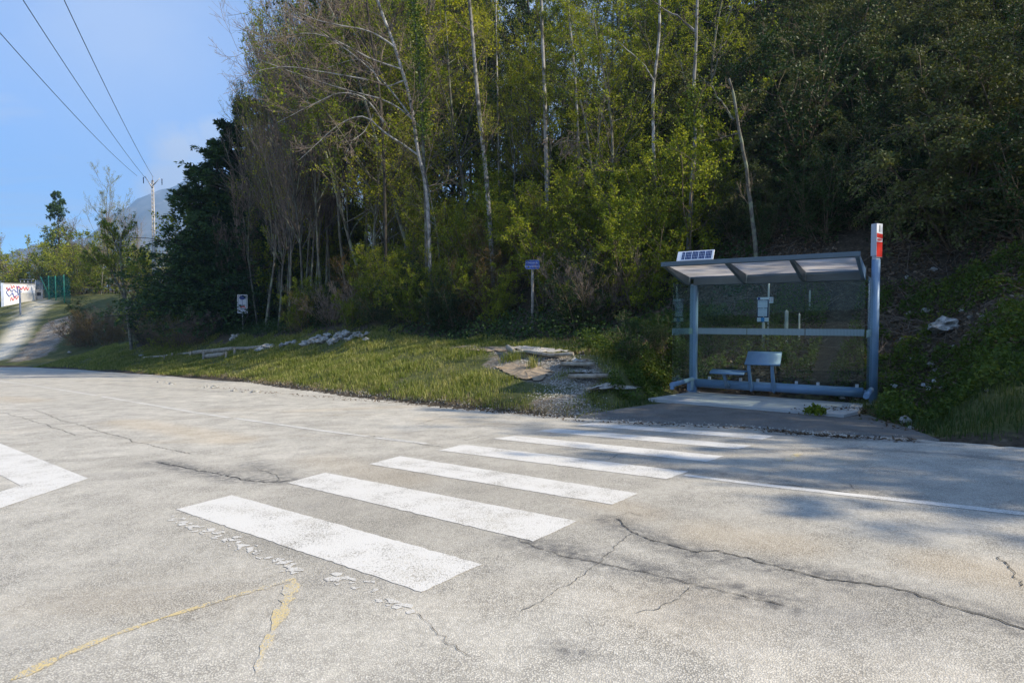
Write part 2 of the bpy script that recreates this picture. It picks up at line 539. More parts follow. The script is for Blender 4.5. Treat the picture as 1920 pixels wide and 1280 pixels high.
def terrainmat():
    m, nt = newmat('hillside_ground'); q = N(nt)
    co = q.pos()
    z = q.n('ShaderNodeSeparateColor', ins={0: q.attr('zone').outputs['Color']}).outputs
    n1 = q.noise(co, 1.3, 5, .62); n2 = q.noise(co, 9, 5, .65); n3 = q.noise(co, 45, 4, .6)
    soil = q.ramp(n2, [(.3, (.03, .024, .017)), (.55, (.075, .06, .042)), (.75, (.15, .12, .085))])
    grass = q.ramp(q.math('ADD', q.math('MULTIPLY', n1, .5), q.math('MULTIPLY', n2, .5)), [(.3, (.04, .048, .016)), (.5, (.075, .085, .028)), (.7, (.16, .145, .07))])
    vor = q.n('ShaderNodeTexVoronoi', feature='F1', ins={'Vector': co, 'Scale': 30.})
    cell = q.n('ShaderNodeSeparateColor', ins={0: vor.outputs['Color']}).outputs[0]
    grav = q.ramp(cell, [(0, (.07, .063, .05)), (.5, (.17, .155, .13)), (1, (.42, .40, .36))])
    grav = q.mix(q.maprange(n1, .4, .65), grav, (.17, .135, .095))
    f_gr = q.maprange(q.math('ADD', z[0], q.math('MULTIPLY', q.math('SUBTRACT', n2, .5), 1.2)), .35, .65)
    f_pa = q.maprange(q.math('ADD', z[1], q.math('MULTIPLY', q.math('SUBTRACT', n1, .5), .9)), .4, .6)
    c = q.mix(f_gr, soil, grass)
    c = q.mix(f_pa, c, grav)
    c = q.mix(q.math('MULTIPLY', z[2], .9), c, q.ramp(n2, [(.3, (.50, .46, .38)), (.7, (.66, .61, .51))]))
    q.out(q.pbr(c, .95, 0, q.bump(q.math('ADD', n2, q.math('MULTIPLY', n3, .5)), .6, .05), .15))
    return m


M_terrain = terrainmat()

# ------------------------------------------------------------------ terrain mesh
def graded(lo, hi, step, far, g=1.22):
    a = list(np.arange(lo, hi + 1e-6, step))
    s = step; x = a[-1]
    while x < far: s *= g; x += s; a.append(x)
    s = step; x = a[0]; b = []
    while x > -far: s *= g; x -= s; b.append(x)
    return np.array(b[::-1] + a)


def seg_dist(X, Y, pts):
    best = np.full(X.shape, 1e9)
    for a, b in zip(pts[:-1], pts[1:]):
        a = np.asarray(a[:2], float); b = np.asarray(b[:2], float); d = b - a
        u = np.clip(((X - a[0]) * d[0] + (Y - a[1]) * d[1]) / (d @ d + 1e-9), 0, 1)
        best = np.minimum(best, np.hypot(X - a[0] - u * d[0], Y - a[1] - u * d[1]))
    return best


xs = np.clip(graded(-62, 26, .28, 2700), -2750, 2750); ys = np.clip(graded(3, 72, .28, 2700), -2750, 2750)
xs = np.unique(xs); ys = np.unique(ys)
GX, GY = np.meshgrid(xs, ys)
GZ = ground_z(GX, GY)
far = np.clip((np.hypot(GX, GY) - 250) / 600, 0, 1)
GZ = GZ * (1 - far) + (-14 + 5 * wob(GX, GY, 260)) * far

# foot paths: the stepped path up from the lay-by and the pale track on the mound
PATH1 = [hit(1085, 770)[:2], hit(1040, 745)[:2], hit(1075, 722)[:2], hit(1085, 700)[:2], hit(1060, 682)[:2], hit(1010, 668)[:2], hit(940, 655)[:2]]
PATH1B = [hit(1075, 722)[:2], hit(1010, 700)[:2], hit(970, 690)[:2], hit(930, 672)[:2]]
PATH2 = [np.array((-52., 60.)), hit(25, 640, 40)[:2], hit(45, 600, 40)[:2], hit(75, 570, 40)[:2], hit(110, 545, 40)[:2]]
fsG, tG, arcG = st(GX, GY)
fsG = fsG.reshape(GX.shape); tG = tG.reshape(GX.shape); arcG = arcG.reshape(GX.shape)
d1 = np.minimum(seg_dist(GX, GY, PATH1), seg_dist(GX, GY, PATH1B))
d2 = seg_dist(GX, GY, PATH2)
path_mask = np.clip(1.3 - d1 / .6, 0, .95) * np.clip(.85 + .45 * wob(GX, GY, .7), .1, 1)
track = np.clip(1.3 - d2 / 1.5, 0, 1)
GRAVEL_BANK = [hit(60, 668, 40)[:2], hit(85, 640, 40)[:2], hit(115, 600, 40)[:2]]
gb = np.clip(1.3 - seg_dist(GX, GY, GRAVEL_BANK) / 2.3, 0, 1)
wood_t = np.interp(fsG, [0, 2, 3, 5, 8, 9, 10, 13, 17], [40, 40, 3.5, 4.6, 4.8, 4.4, 3.0, 4.5, 4.5])
grass_m = np.clip((wood_t + .8 - tG) / 1.2, 0, 1) * np.clip(.1 + (tG - .12) / .5, 0, 1)
zone = np.stack([grass_m, np.clip(path_mask + gb * .9, 0, 1), np.clip(track, 0, 1), np.ones_like(gb)], -1)
ny, nx = GX.shape
idx = np.arange(ny * nx).reshape(ny, nx)
Q = np.stack([idx[:-1, :-1], idx[:-1, 1:], idx[1:, 1:], idx[1:, :-1]], -1).reshape(-1, 4)
me = mesh_np('ground', np.stack([GX, GY, GZ], -1).reshape(-1, 3), Q, [M_terrain])
ca = me.color_attributes.new('zone', 'FLOAT_COLOR', 'POINT'); ca.data.foreach_set('color', zone.reshape(-1, 4).astype(np.float32).ravel())
tag(link('ground', me), kind='structure')

# ------------------------------------------------------------------ road sheet
CRACKS = [
    ([(1155, 972), (1182, 1000), (1240, 1018), (1300, 1034), (1345, 1031), (1440, 1056), (1560, 1086), (1660, 1099), (1760, 1130), (1860, 1160), (1960, 1190)], .022),
    ([(965, 1010), (1010, 1026), (1060, 1042), (1140, 1060), (1260, 1086), (1300, 1096), (1360, 1110), (1420, 1122), (1475, 1134)], .014),
    ([(7, 773), (55, 789), (84, 798), (139, 817), (190, 818)], .02),
    ([(60, 767), (128, 788), (204, 811), (237, 817), (262, 829), (303, 837), (361, 851)], .02),
    ([(295, 866), (360, 880), (450, 899), (500, 904), (545, 901)], .03),
    ([(480, 877), (515, 892), (520, 903)], .012),
    ([(1878, 1043), (1900, 1070), (1912, 1100)], .016),
    ([(1590, 905), (1600, 920), (1614, 927)], .012),
    ([(1182, 1000), (1150, 1030), (1085, 1082), (1045, 1102), (975, 1148)], .008),
    ([(1300, 1096), (1250, 1130), (1190, 1150)], .008),
    ([(1130, 975), (1180, 960), (1205, 968)], .010),
    ([(870, 826), (910, 818), (960, 816)], .018),
    ([(785, 795), (815, 786), (826, 783)], .02),
    ([(1140, 862), (1160, 852), (1185, 848)], .012),
    ([(690, 816), (760, 828), (830, 838)], .02),
    ([(780, 1150), (830, 1200), (880, 1235)], .008),
    ([(1436, 905), (1500, 912), (1610, 926)], .03),
    ([(740, 868), (850, 880), (1010, 905)], .006),
]
HALO = [([(965, 1010), (1140, 1055), (1300, 1090), (1470, 1130)], .16, .8), ([(1140, 975), (1240, 1015), (1330, 1045), (1560, 1080), (1760, 1125), (1960, 1185)], .14, .75),
        ([(295, 866), (360, 880), (450, 899), (545, 901)], .18, .85), ([(470, 870), (520, 890)], .2, .6), ([(1440, 846), (1600, 840), (1760, 850), (1960, 868)], .1, .7),
        ([(1330, 1130), (1500, 1125), (1700, 1130)], .3, .35), ([(1230, 875), (1500, 905), (1700, 930)], .14, .6), ([(560, 1010), (600, 1015)], .3, .3),
        ([(200, 720), (420, 735)], .25, .3), ([(380, 765), (560, 757)], .2, .3), ([(1035, 1215), (1095, 1232)], .05, .9), ([(1440, 812), (1560, 822), (1720, 828)], .12, .8)]  # first two bands of this row paint tree shadows onto the road
RUST = [([(230, 790), (330, 805), (440, 825)], .35, .7), ([(560, 770), (760, 762)], .3, .5), ([(1330, 1000), (1480, 1020)], .25, .6), ([(1780, 1060), (1900, 1080)], .25, .7),
        ([(600, 860), (760, 900)], .3, .35), ([(1480, 855), (1600, 866)], .12, .6), ([(0, 745), (60, 752)], .5, .6), ([(1130, 940), (1200, 960)], .2, .5), ([(1260, 1150), (1330, 1160)], .3, .3), ([(1000, 800), (800, 785)], .3, .4)]
fine = np.arange(-4.5, 7.01, .09)
rx = graded(-6, 8, .1, 60, 1.3); ry = graded(1.5, 14, .1, 150, 1.18)
rx = np.unique(np.round(np.concatenate([rx, np.arange(-60, -6, 1.2)]), 3)); ry = np.unique(np.round(ry, 3))
# sheet in edge coordinates: rows run along the road edge, columns away from it towards the camera
sarc = np.concatenate([np.arange(ARC[1], ARC[4], 2.0), np.arange(ARC[4], ARC[6], .5), np.arange(ARC[6], ARC[14], .1), np.arange(ARC[14], ARC[16], 2.0)])
offs = np.concatenate([np.arange(0, 8.0, .1), np.geomspace(8.0, 60, 24)])
ex = np.interp(sarc, ARC, EDGE[:, 0]); ey = np.interp(sarc, ARC, EDGE[:, 1])
nrm = np.array([-.61, -.79])
edge_wob = .035 * np.sin(sarc * 3.1) + .03 * np.sin(sarc * 7.7 + 1) + .02 * np.sin(sarc * 17.3)
RXm = ex[:, None] + nrm[0] * (offs[None, :] - edge_wob[:, None] * (offs[None, :] < .05))
RYm = ey[:, None] + nrm[1] * (offs[None, :] - edge_wob[:, None] * (offs[None, :] < .05))
RZm = road_z(RXm, RYm)
stain_shade = np.zeros(RXm.shape); rust = np.zeros(RXm.shape)
for pts, w, k in HALO:
    stain_shade = np.maximum(stain_shade, k * np.clip(1.3 - seg_dist(RXm, RYm, [on_road(*p) for p in pts]) / w, 0, 1))
for pts, w, k in RUST:
    rust = np.maximum(rust, k * np.clip(1.4 - seg_dist(RXm, RYm, [on_road(*p) for p in pts]) / w, 0, 1))
dirt = np.zeros(RXm.shape)
for pts, w, k in (([(640, 960), (880, 900), (1120, 850), (1260, 812)], 2.1, 1.0), ([(1150, 960), (1400, 1010), (1700, 1060), (1950, 1110)], 1.0, .8), ([(1300, 880), (1600, 905), (1950, 930)], .9, .8), ([(250, 870), (550, 890)], .8, .6)):
    dirt = np.maximum(dirt, k * np.clip(1.25 - seg_dist(RXm, RYm, [on_road(*p) for p in pts]) / w, 0, 1) * np.clip(.8 + .3 * wob(RXm, RYm, 1.2), 0, 1))
a_, b_ = RXm.shape
idx = np.arange(a_ * b_).reshape(a_, b_)
Q = np.stack([idx[:-1, :-1], idx[:-1, 1:], idx[1:, 1:], idx[1:, :-1]], -1).reshape(-1, 4)[:, ::-1]
me = mesh_np('road', np.stack([RXm, RYm, RZm], -1).reshape(-1, 3), Q, [M_road])
ca = me.color_attributes.new('stain_shade', 'FLOAT_COLOR', 'POINT')
ca.data.foreach_set('color', np.stack([stain_shade, rust, dirt, stain_shade * 0 + 1], -1).astype(np.float32).ravel())
road = tag(link('road', me), kind='structure')


def strip(name, pts, widths, m, lift, jit=0.0, sub=.05, seed=1, parent=road):
    """a band of paint or a crack lying on the road along pixel-measured ground points"""
    r = np.random.default_rng(seed)
    P = np.array([on_road(*p) for p in pts])
    L = np.concatenate([[0], np.cumsum(np.linalg.norm(np.diff(P[:, :2], axis=0), axis=1))])
    n = max(len(pts), int(L[-1] / sub) + 1)
    s = np.linspace(0, L[-1], n)
    X = np.interp(s, L, P[:, 0]); Y = np.interp(s, L, P[:, 1])
    if hasattr(widths, '__len__'): w = np.interp(s, np.linspace(0, L[-1], len(widths)), widths)
    else: w = np.full(n, widths)
    tx = np.gradient(X); ty = np.gradient(Y); q = np.hypot(tx, ty) + 1e-9
    nx_, ny_ = -ty / q, tx / q
    if jit:
        o = np.cumsum(r.normal(0, jit, n)); o -= np.linspace(o[0], o[-1], n); o = o * .5 + r.normal(0, jit * .6, n)
        X = X + nx_ * o; Y = Y + ny_ * o; w = w * r.uniform(.25, 1.35, n)
        w[0] *= .1; w[-1] *= .1
    A = np.stack([X + nx_ * w / 2, Y + ny_ * w / 2], -1); B = np.stack([X - nx_ * w / 2, Y - ny_ * w / 2], -1)
    V = np.concatenate([A, B]); Z = road_z(V[:, 0], V[:, 1]) + lift
    i = np.arange(n - 1)
    F = np.stack([i, n + i, n + i + 1, i + 1], -1)
    return tag(link(name, mesh_np(name, np.column_stack([V, Z]), F, [m]), parent), kind='structure')


STRIPES = [[(330, 955), (435, 928), (903, 1058), (790, 1110)], [(538, 905), (610, 886), (1083, 977), (1000, 1015)], [(692, 870), (750, 855), (1197, 925), (1148, 946)],
           [(822, 844), (870, 833), (1290, 884), (1250, 898)], [(922, 822), (968, 817), (1358, 855), (1325, 866)], [(1003, 808), (1045, 803), (1412, 835), (1385, 842)],
           [(1080, 797), (1110, 793), (1452, 817), (1430, 824)]]


def road_poly(name, pts, m, lift, parent=road):
    P = [on_road(*p) for p in pts]
    P = [(p[0], p[1], road_z(p[0], p[1]) + lift) for p in P]
    return tag(MB().sheet(P[::-1]).build(name, m, parent), kind='structure')


def rough_quad(name, pts, m, lift, seed):
    """quad with a slightly ragged outline"""
    r = np.random.default_rng(seed)
    P = np.array([on_road(*p)[:2] for p in pts]); V = []
    for a, b in zip(P, np.roll(P, -1, axis=0)):
        n = max(2, int(np.linalg.norm(b - a) / .04)); u = np.arange(n) / n
        d = (b - a) / np.linalg.norm(b - a); nn = np.array([-d[1], d[0]])
        q = a + u[:, None] * (b - a) + nn * (r.normal(0, .0035, n))[:, None]
        V.append(q)
    V = np.concatenate(V)
    V3 = [(x, y, road_z(x, y) + lift) for x, y in V]
    return tag(MB().sheet(V3[::-1]).build(name, m, road), kind='structure')


for k, s in enumerate(STRIPES): rough_quad('crosswalk_stripe', s, M_zebra, .003, k)
road_poly('chevron_marking', [(-200, 752), (0, 831), (166, 897), (38, 910), (0, 890), (-200, 784)], M_zebra, .003)
road_poly('chevron_marking', [(166, 897), (0, 953), (-200, 1021), (-200, 985), (0, 922), (38, 910)], M_zebra, .0032)
strip('centre_line', [(1284, 890.5), (1420, 908), (1600, 928), (1760, 945), (1990, 971)], [.075, .09, .1, .11, .11], M_zebra, .0028, sub=.2)
for k, seg in enumerate([[(-60, 706), (60, 722), (180, 741)], [(190, 743), (290, 760), (365, 773), (430, 783)], [(440, 784), (520, 795), (610, 808), (690, 818)], [(705, 820), (760, 827), (800, 832)]]):
    strip('centre_line', seg, .10, M_zebra_worn, .0028, sub=.2)
strip('yellow_arrow_marking', [(20, 1276), (110, 1232), (200, 1195), (300, 1160), (380, 1136), (440, 1118), (500, 1100), (552, 1084)], [.06, .06, .035, .03, .028, .04, .05, .07], M_yellow, .0025, sub=.04, jit=.002)
strip('yellow_arrow_marking', [(553, 1086), (540, 1118), (525, 1150), (512, 1180), (495, 1215), (480, 1260)], [.075, .075, .065, .045, .035, .02], M_yellow, .0028, sub=.04, jit=.002)
strip('yellow_mark', [(1502, 848), (1490, 856), (1474, 864)], [.05, .1, .1], M_yellow, .0025, sub=.04, jit=.002)
for k, (pts, w) in enumerate(CRACKS): strip('crack', pts, w * .45, M_crack, .0042, jit=.010, sub=.03, seed=k + 20)
# remains of an older stripe beside the nearest one
r_ = np.random.default_rng(5); mb = MB()
for a, b, n in (((318, 968), (560, 1068), 95), ((600, 1078), (705, 1106), 14), ((705, 1122), (775, 1150), 9)):
    for k in range(n):
        u = r_.uniform()
        c = on_road(a[0] + (b[0] - a[0]) * u + r_.normal(0, 8), a[1] + (b[1] - a[1]) * u + r_.normal(0, 6))
        m_ = r_.integers(5, 9); rad = r_.uniform(.008, .034); ang = np.sort(r_.uniform(0, 6.28, m_)); el = r_.uniform(1., 1.9)
        V = []
        for g in ang:
            q = np.array([math.cos(g) * el, math.sin(g)]) * rad * r_.uniform(.6, 1.2)
            x, y = c[0] + q[0] * .79 + q[1] * .61, c[1] - q[0] * .61 + q[1] * .79
            V.append((x, y, road_z(x, y) + .0026 + k * .00001))
        mb.sheet(V)
o = mb.build('worn_paint_flakes', M_zebra_worn, road); o['kind'] = 'stuff'

# ------------------------------------------------------------------ lay-by and slab
A2 = np.array([.826, -.563]); B2 = np.array([.563, .826])
SH0 = at(1300, 737, 12.17); SH0[2] = CZ - 1.47
SL = 3.148


def sh(x, y):  # shelter coordinates -> world xy
    return SH0[:2] + A2 * x + B2 * y


def layby_depth(s_): return np.interp(s_, [LAYBY_S[0], LAYBY_S[0] + .9, LAYBY_S[0] + 2.0, LAYBY_S[1] - 1.35, LAYBY_S[1] - .35, LAYBY_S[1] + .25], [.15, 2.5, 3.4, 3.3, 1.6, .1])


nS, nT = 60, 30
s_ = np.linspace(LAYBY_S[0], LAYBY_S[1] + .25, nS)
P0 = np.stack([np.interp(s_, ARC, EDGE[:, 0]), np.interp(s_, ARC, EDGE[:, 1])], -1)
depth = layby_depth(s_) + .06 * np.sin(s_ * 9)
V = []
for i in range(nS):
    for j in range(nT):
        p = P0[i] + np.array([.61, .79]) * (depth[i] * j / (nT - 1))
        z = float(ground_z(p[0], p[1])) + .014
        rel = np.array(p) - SH0[:2]; lx_, ly_ = rel @ A2, rel @ B2
        if -.45 < lx_ < 3.05 and ly_ > -1.7: z = min(z, SH0[2] - .012)
        V.append((p[0], p[1], z))
idx = np.arange(nS * nT).reshape(nS, nT)
Q = np.stack([idx[:-1, :-1], idx[1:, :-1], idx[1:, 1:], idx[:-1, 1:]], -1).reshape(-1, 4)
tag(link('pavement', mesh_np('pavement', V, Q, [M_layby])), kind='structure')
ringw = [sh(x, y) for x, y in ((-.4, -1.45), (.6, -1.49), (1.7, -1.52), (2.85, -1.58), (3.0, -1.1), (3.02, .02), (1.5, .08), (.0, .1), (-.12, -.3))]
mb = MB(); mb.prism([tuple(p) for p in ringw], SH0[2] - .3, SH0[2])
tag(mb.build('shelter_slab', M_slab), kind='structure')

# ------------------------------------------------------------------ bus shelter
RZ = math.atan2(-.563, .826)
S = empty('bus_shelter', SH0, 'blue grey bus shelter with glass walls and sloping roof on concrete slab', 'bus shelter', rz=RZ)


def hexa(lo, hi, lo2, hi2):
    pass


MB().box((-.075, -.06, -.02), (.065, .06, 2.2), ch=.02).build('post', M_paint, S)
mb = MB(); mb.tube([(SL, 0, -.08), (SL, 0, 2.515)], .066, 18)
pole = mb.build('post', M_paint, S); pole['label'] = 'thick round post carrying the red and white totem'
MB().box((SL - .11, -.11, -.01), (SL + .11, .11, .012), ch=.02).build('base_plate', M_steel, pole)
MB().box((-.12, -.1, 0), (.11, .1, .012), ch=.02).build('base_plate', M_steel, S)
XE = SL - .15
# roof beam along the back, with the thinner strip of the gutter above it
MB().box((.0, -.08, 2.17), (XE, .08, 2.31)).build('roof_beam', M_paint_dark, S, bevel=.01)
RZF, RZB = 2.475, 2.33
sl = lambda y: RZB + (RZF - RZB) * (-y / 1.4)
mb = MB()
prof = [(-.16, XE)]
# roof frame: front fascia, rear rail and the end rails, butted
F0 = -1.42
mb.add([(-.17, F0 - .05, RZF - .02), (XE + .02, F0 - .05, RZF - .02), (XE + .02, F0, RZF - .03), (-.17, F0, RZF - .03), (-.17, F0 - .05, RZF + .058), (XE + .02, F0 - .05, RZF + .058), (XE + .02, F0, RZF + .058), (-.17, F0, RZF + .058)],
       [(3, 2, 1, 0), (4, 5, 6, 7), (0, 1, 5, 4), (1, 2, 6, 5), (2, 3, 7, 6), (3, 0, 4, 7)])
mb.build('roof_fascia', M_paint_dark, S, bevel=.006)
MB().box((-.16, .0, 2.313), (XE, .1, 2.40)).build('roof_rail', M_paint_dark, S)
arm_x = [-.11, .998, 2.03, XE - .025]
for ax in arm_x:
    w = .03
    side = [(-.0, 2.165), (.0, 2.36), (F0 + .002, RZF + .035), (F0 + .002, RZF - .035), (-.35, 2.20)]
    mb = MB()
    V = [(ax - w, y, z) for y, z in side] + [(ax + w, y, z) for y, z in side]
    n = len(side)
    mb.add(V, [tuple(range(n)), tuple(range(2 * n - 1, n - 1, -1))] + [((i + 1) % n, i, n + i, n + (i + 1) % n) for i in range(n)])
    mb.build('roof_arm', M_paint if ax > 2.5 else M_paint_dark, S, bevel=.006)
for a0, a1 in zip(arm_x[:-1], arm_x[1:]):
    x0, x1 = a0 + .034, a1 - .034
    y0, y1 = F0 + .004, -.085
    V = []
    for dz in (0, .02):
        V += [(x0, y0, RZF - .0 + dz), (x1, y0, RZF + dz), (x1, y1, sl(y1) + dz), (x0, y1, sl(y1) + dz)]
    MB().add(V, [(0, 1, 2, 3), (7, 6, 5, 4), (0, 4, 5, 1), (1, 5, 6, 2), (2, 6, 7, 3), (3, 7, 4, 0)]).build('roof_panel', M_roofp, S)
# bottom tube and its joints
mb = MB(); mb.tube([(.07, -.0, .195), (XE, -.0, .195)], .088, 20); tube = mb.build('bottom_tube', M_paint, S)
mb = MB(); mb.box((XE - .0, -.06, .1), (SL - .06, .05, .24)); mb.build('bracket', M_paint, S, bevel=.015)
# glass: three rear panes and two side panes, each with its frosted strip and clips
panes = [(.072, 1.022), (1.030, 2.046), (2.054, XE)]
for x0, x1 in panes:
    g = MB().box((x0, .012, .30), (x1, .022, 2.165)).build('glass_pane', M_glass, S)
    MB().box((x0 + .003, .006, 1.19), (x1 - .003, .010, 1.31)).build('frosted_strip', M_band, g)
for cx in (.32, .92, 1.24, 1.92, 2.28, 2.9):
    MB().box((cx - .025, -.02, .272), (cx + .025, .034, .335)).build('glass_clip', M_grey, S, bevel=.004)
gx = .0
g = MB().box((-.005, -1.27, .33), (.005, -.065, 2.16)).build('glass_pane', M_glass, S)
MB().box((-.012, -1.265, 1.19), (-.008, -.07, 1.31)).build('frosted_strip', M_band, g)
g = MB().box((SL - .035, -1.2, .33), (SL - .025, -.085, 2.16)).build('glass_pane', M_glass, S)
MB().box((SL - .045, -1.195, 1.19), (SL - .041, -.09, 1.31)).build('frosted_strip', M_band, g)
mb = MB(); mb.tube([(.0, -.06, .27), (.0, -1.3, .265)], .045, 10); mb.box((-.03, -1.3, .18), (.03, -1.24, .30)); mb.box((-.035, -.3, .06), (.035, -.06, .28)); mb.build('side_rail', M_paint, S)
mb = MB(); mb.tube([(SL - .03, -.08, .27), (SL - .03, -1.2, .265)], .045, 10); mb.build('side_rail', M_paint, S)
# bench seat and leaning rest bolted to the tube
mb = MB()
n = 10; V = []; F = []
for i in range(n + 1):
    a = i / n; y = -.16 - .36 * a; z = .50 + .022 * math.sin(a * math.pi) - .03 * a * a
    for dz in (0, -.03): V += [(.47, y, z + dz), (1.1, y, z + dz)]
for i in range(n):
    a = i * 4; F += [(a, a + 1, a + 5, a + 4), (a + 2, a + 6, a + 7, a + 3), (a, a + 4, a + 6, a + 2), (a + 1, a + 3, a + 7, a + 5)]
F += [(0, 2, 3, 1), (4 * n, 4 * n + 1, 4 * n + 3, 4 * n + 2)]
mb.add(V, F, True)
seat = mb.build('seat', M_paint, S)
MB().tube([(.7, -.36, .475), (.7, -.34, .40), (.7, -.22, .25), (.7, -.085, .17)], [.035, .033, .035, .045], 10).build('bracket', M_paint, seat)
rest = MB(); V = []
for i in range(7):
    a = i / 6; y = -.18 - .2 * a; z = .87 - .24 * a - .02 * math.sin(a * math.pi)
    xs0 = 1.10 - .02 * a
    for k in (0, .022): V += [(xs0, y - k, z + k * .5), (1.70, y - k, z + k * .5)]
F = []
for i in range(6):
    a = i * 4; F += [(a, a + 4, a + 5, a + 1), (a + 2, a + 3, a + 7, a + 6), (a, a + 2, a + 6, a + 4), (a + 1, a + 5, a + 7, a + 3)]
F += [(0, 1, 3, 2), (24, 26, 27, 25)]
rest.add(V, F, True); rest = rest.build('leaning_rest', M_paint, S)
for lx in (1.14, 1.55):
    MB().tube([(lx, -.27, .74), (lx, -.30, .60), (lx, -.25, .45), (lx, -.17, .30), (lx, -.095, .16), (lx, -.07, .11)], [.028, .032, .034, .036, .038, .03], 10).build('leg', M_paint, rest)
# totem on the thick post
T = MB(); ringt = [(-.075, -.045), (-.06, -.055), (.06, -.055), (.075, -.045), (.075, .045), (.06, .055), (-.06, .055), (-.075, .045)]
rot = math.atan2(-.857, -.515) - RZ
nr = rot + R(52)          # normal of the printed face, turned right of the line to the camera
Mt = Matrix.Translation((SL, 0, 0)) @ Matrix.Rotation(nr + math.pi / 2, 4, 'Z')
T.prism([(x, y) for x, y in ringt], 2.58, 3.13, Mt); T.prism([(x * .75, y * .75) for x, y in ringt], 2.515, 2.58, Mt)
tot = T.build('totem', M_grey, S)
def face(name, x0, x1, z0, z1, off, m, par, skew=.0):
    V = [Mt @ Vector(p) for p in ((x0, -.055 - off, z0), (x1, -.055 - off, z0 - skew), (x1, -.055 - off, z1 - skew), (x0, -.055 - off, z1))]
    V2 = [Mt @ Vector(p) for p in ((x0, -.054, z0), (x1, -.054, z0 - skew), (x1, -.054, z1 - skew), (x0, -.054, z1))]
    return MB().add(list(V) + list(V2), [(0, 1, 2, 3), (0, 4, 5, 1), (1, 5, 6, 2), (2, 6, 7, 3), (3, 7, 4, 0)]).build(name, m, par)
face('white_panel', -.07, .07, 2.555, 3.125, .002, M_white, tot)
rp = face('red_panel', -.066, .07, 2.56, 2.815, .004, M_red, tot)
face('red_panel', -.066, .07, 2.89, 2.965, .004, M_red, tot, .015)
for k in range(3): face('printed_mark', -.05 + k * .036, -.022 + k * .036, 2.832, 2.87, .004, M_red, tot)
for k in range(6): face('printed_mark', -.012, .012, 2.99 + k * .02, 3.003 + k * .02, .004, M_black, tot)
# solar panel tilted on the roof edge
Ms = Matrix.Translation((.07, -1.30, RZF + .075)) @ Matrix.Rotation(R(62), 4, 'X')
sp = MB(); sp.box((0, 0, -.012), (.66, .2, .012), Ms)
sp = sp.build('solar_panel', M_white, S)
for i in range(5):
    x0 = .03 + i * .122 + (0.0 if i else .055); x1 = .03 + (i + 1) * .122 - .012
    for r in range(3):
        nseg = 4
        for c in range(nseg if i else 2):
            wq = (x1 - x0) / (nseg if i else 2)
            MB().box((x0 + c * wq + .002, .022 + r * .055, .0125), (x0 + (c + 1) * wq - .002, .072 + r * .055, .0145), Ms).build('solar_cell', M_cell, sp)
for xx in (.08, .58): MB().tube([(.07 + xx, -1.28, RZF + .058), (.07 + xx, -1.19, RZF + .05), (.07 + xx, -1.2, RZF + .2)], .008, 6).build('stand', M_steel, sp)

# ------------------------------------------------------------------ signs
def text(body, size, loc, rot, m, parent, name='lettering', ext=.001, sx=1.0):
    cu = bpy.data.curves.new(name, 'FONT'); cu.body = body; cu.size = size; cu.align_x = 'CENTER'; cu.align_y = 'CENTER'; cu.extrude = ext
    cu.materials.append(m)
    tmp = bpy.data.objects.new('tmp', cu); C.objects.link(tmp)
    dg = bpy.context.evaluated_depsgraph_get(); dg.update()
    me_ = bpy.data.meshes.new_from_object(tmp.evaluated_get(dg)); bpy.data.objects.remove(tmp)
    o = bpy.data.objects.new(name, me_); C.objects.link(o); o.parent = parent; o.location = loc; o.rotation_euler = rot; o.scale = (sx, 1, 1)
    return o


def rounded(w, h, r, n=5):
    P = []
    for cx, cy, a0 in ((w / 2 - r, h / 2 - r, 0), (-w / 2 + r, h / 2 - r, 90), (-w / 2 + r, -h / 2 + r, 180), (w / 2 - r, -h / 2 + r, 270)):
        for k in range(n + 1):
            a = R(a0 + 90 * k / n); P.append((cx + r * math.cos(a), cy + r * math.sin(a)))
    return P


def plate(mb, ring, y, th, cx, cz):
    n = len(ring)
    V = [(cx + x, y, cz + z) for x, z in ring] + [(cx + x, y + th, cz + z) for x, z in ring]
    return mb.add(V, [tuple(range(n)), tuple(range(2 * n - 1, n - 1, -1))] + [((i + 1) % n, i, n + i, n + (i + 1) % n) for i in range(n)])


b = hit(998, 617)
k = b[1] / FPX
ss = empty('street_sign', b, 'blue street name plate on a weathered wooden post at the path', 'street sign', rz=math.atan2(b[1], b[0]) - math.pi / 2)
zt = (617 - 507) * k
MB().tube([(0, .02, -.3), (.01, .02, zt * .5), (.005, .02, zt + .3)], [.055, .05, .047], 9).build('post', M_wood, ss)
pw, ph = 26 * k, 17 * k
zc = zt + 8.7 * k
bl = plate(MB(), rounded(pw, ph, ph * .16), -.05, .015, 0, zc).build('plate', M_blue, ss)
ro, ri = rounded(pw * .97, ph * .95, ph * .15), rounded(pw * .935, ph * .895, ph * .13)
V = [(x, -.054, zc + z) for x, z in ro] + [(x, -.054, zc + z) for x, z in ri]; n = len(ro)
MB().add(V, [(i, (i + 1) % n, n + (i + 1) % n, n + i) for i in range(n)]).build('white_border', simple('sign_border', (.16, .25, .5), .5), bl)
M_stext = simple('sign_lettering', (.27, .36, .66), .5)
text('Chemin du', ph * .29, (0, -.053, zc + ph * .20), (R(90), 0, 0), M_stext, bl)
text('BOIS de GERMAINE', ph * .27, (0, -.053, zc - ph * .20), (R(90), 0, 0), M_stext, bl, sx=.74)

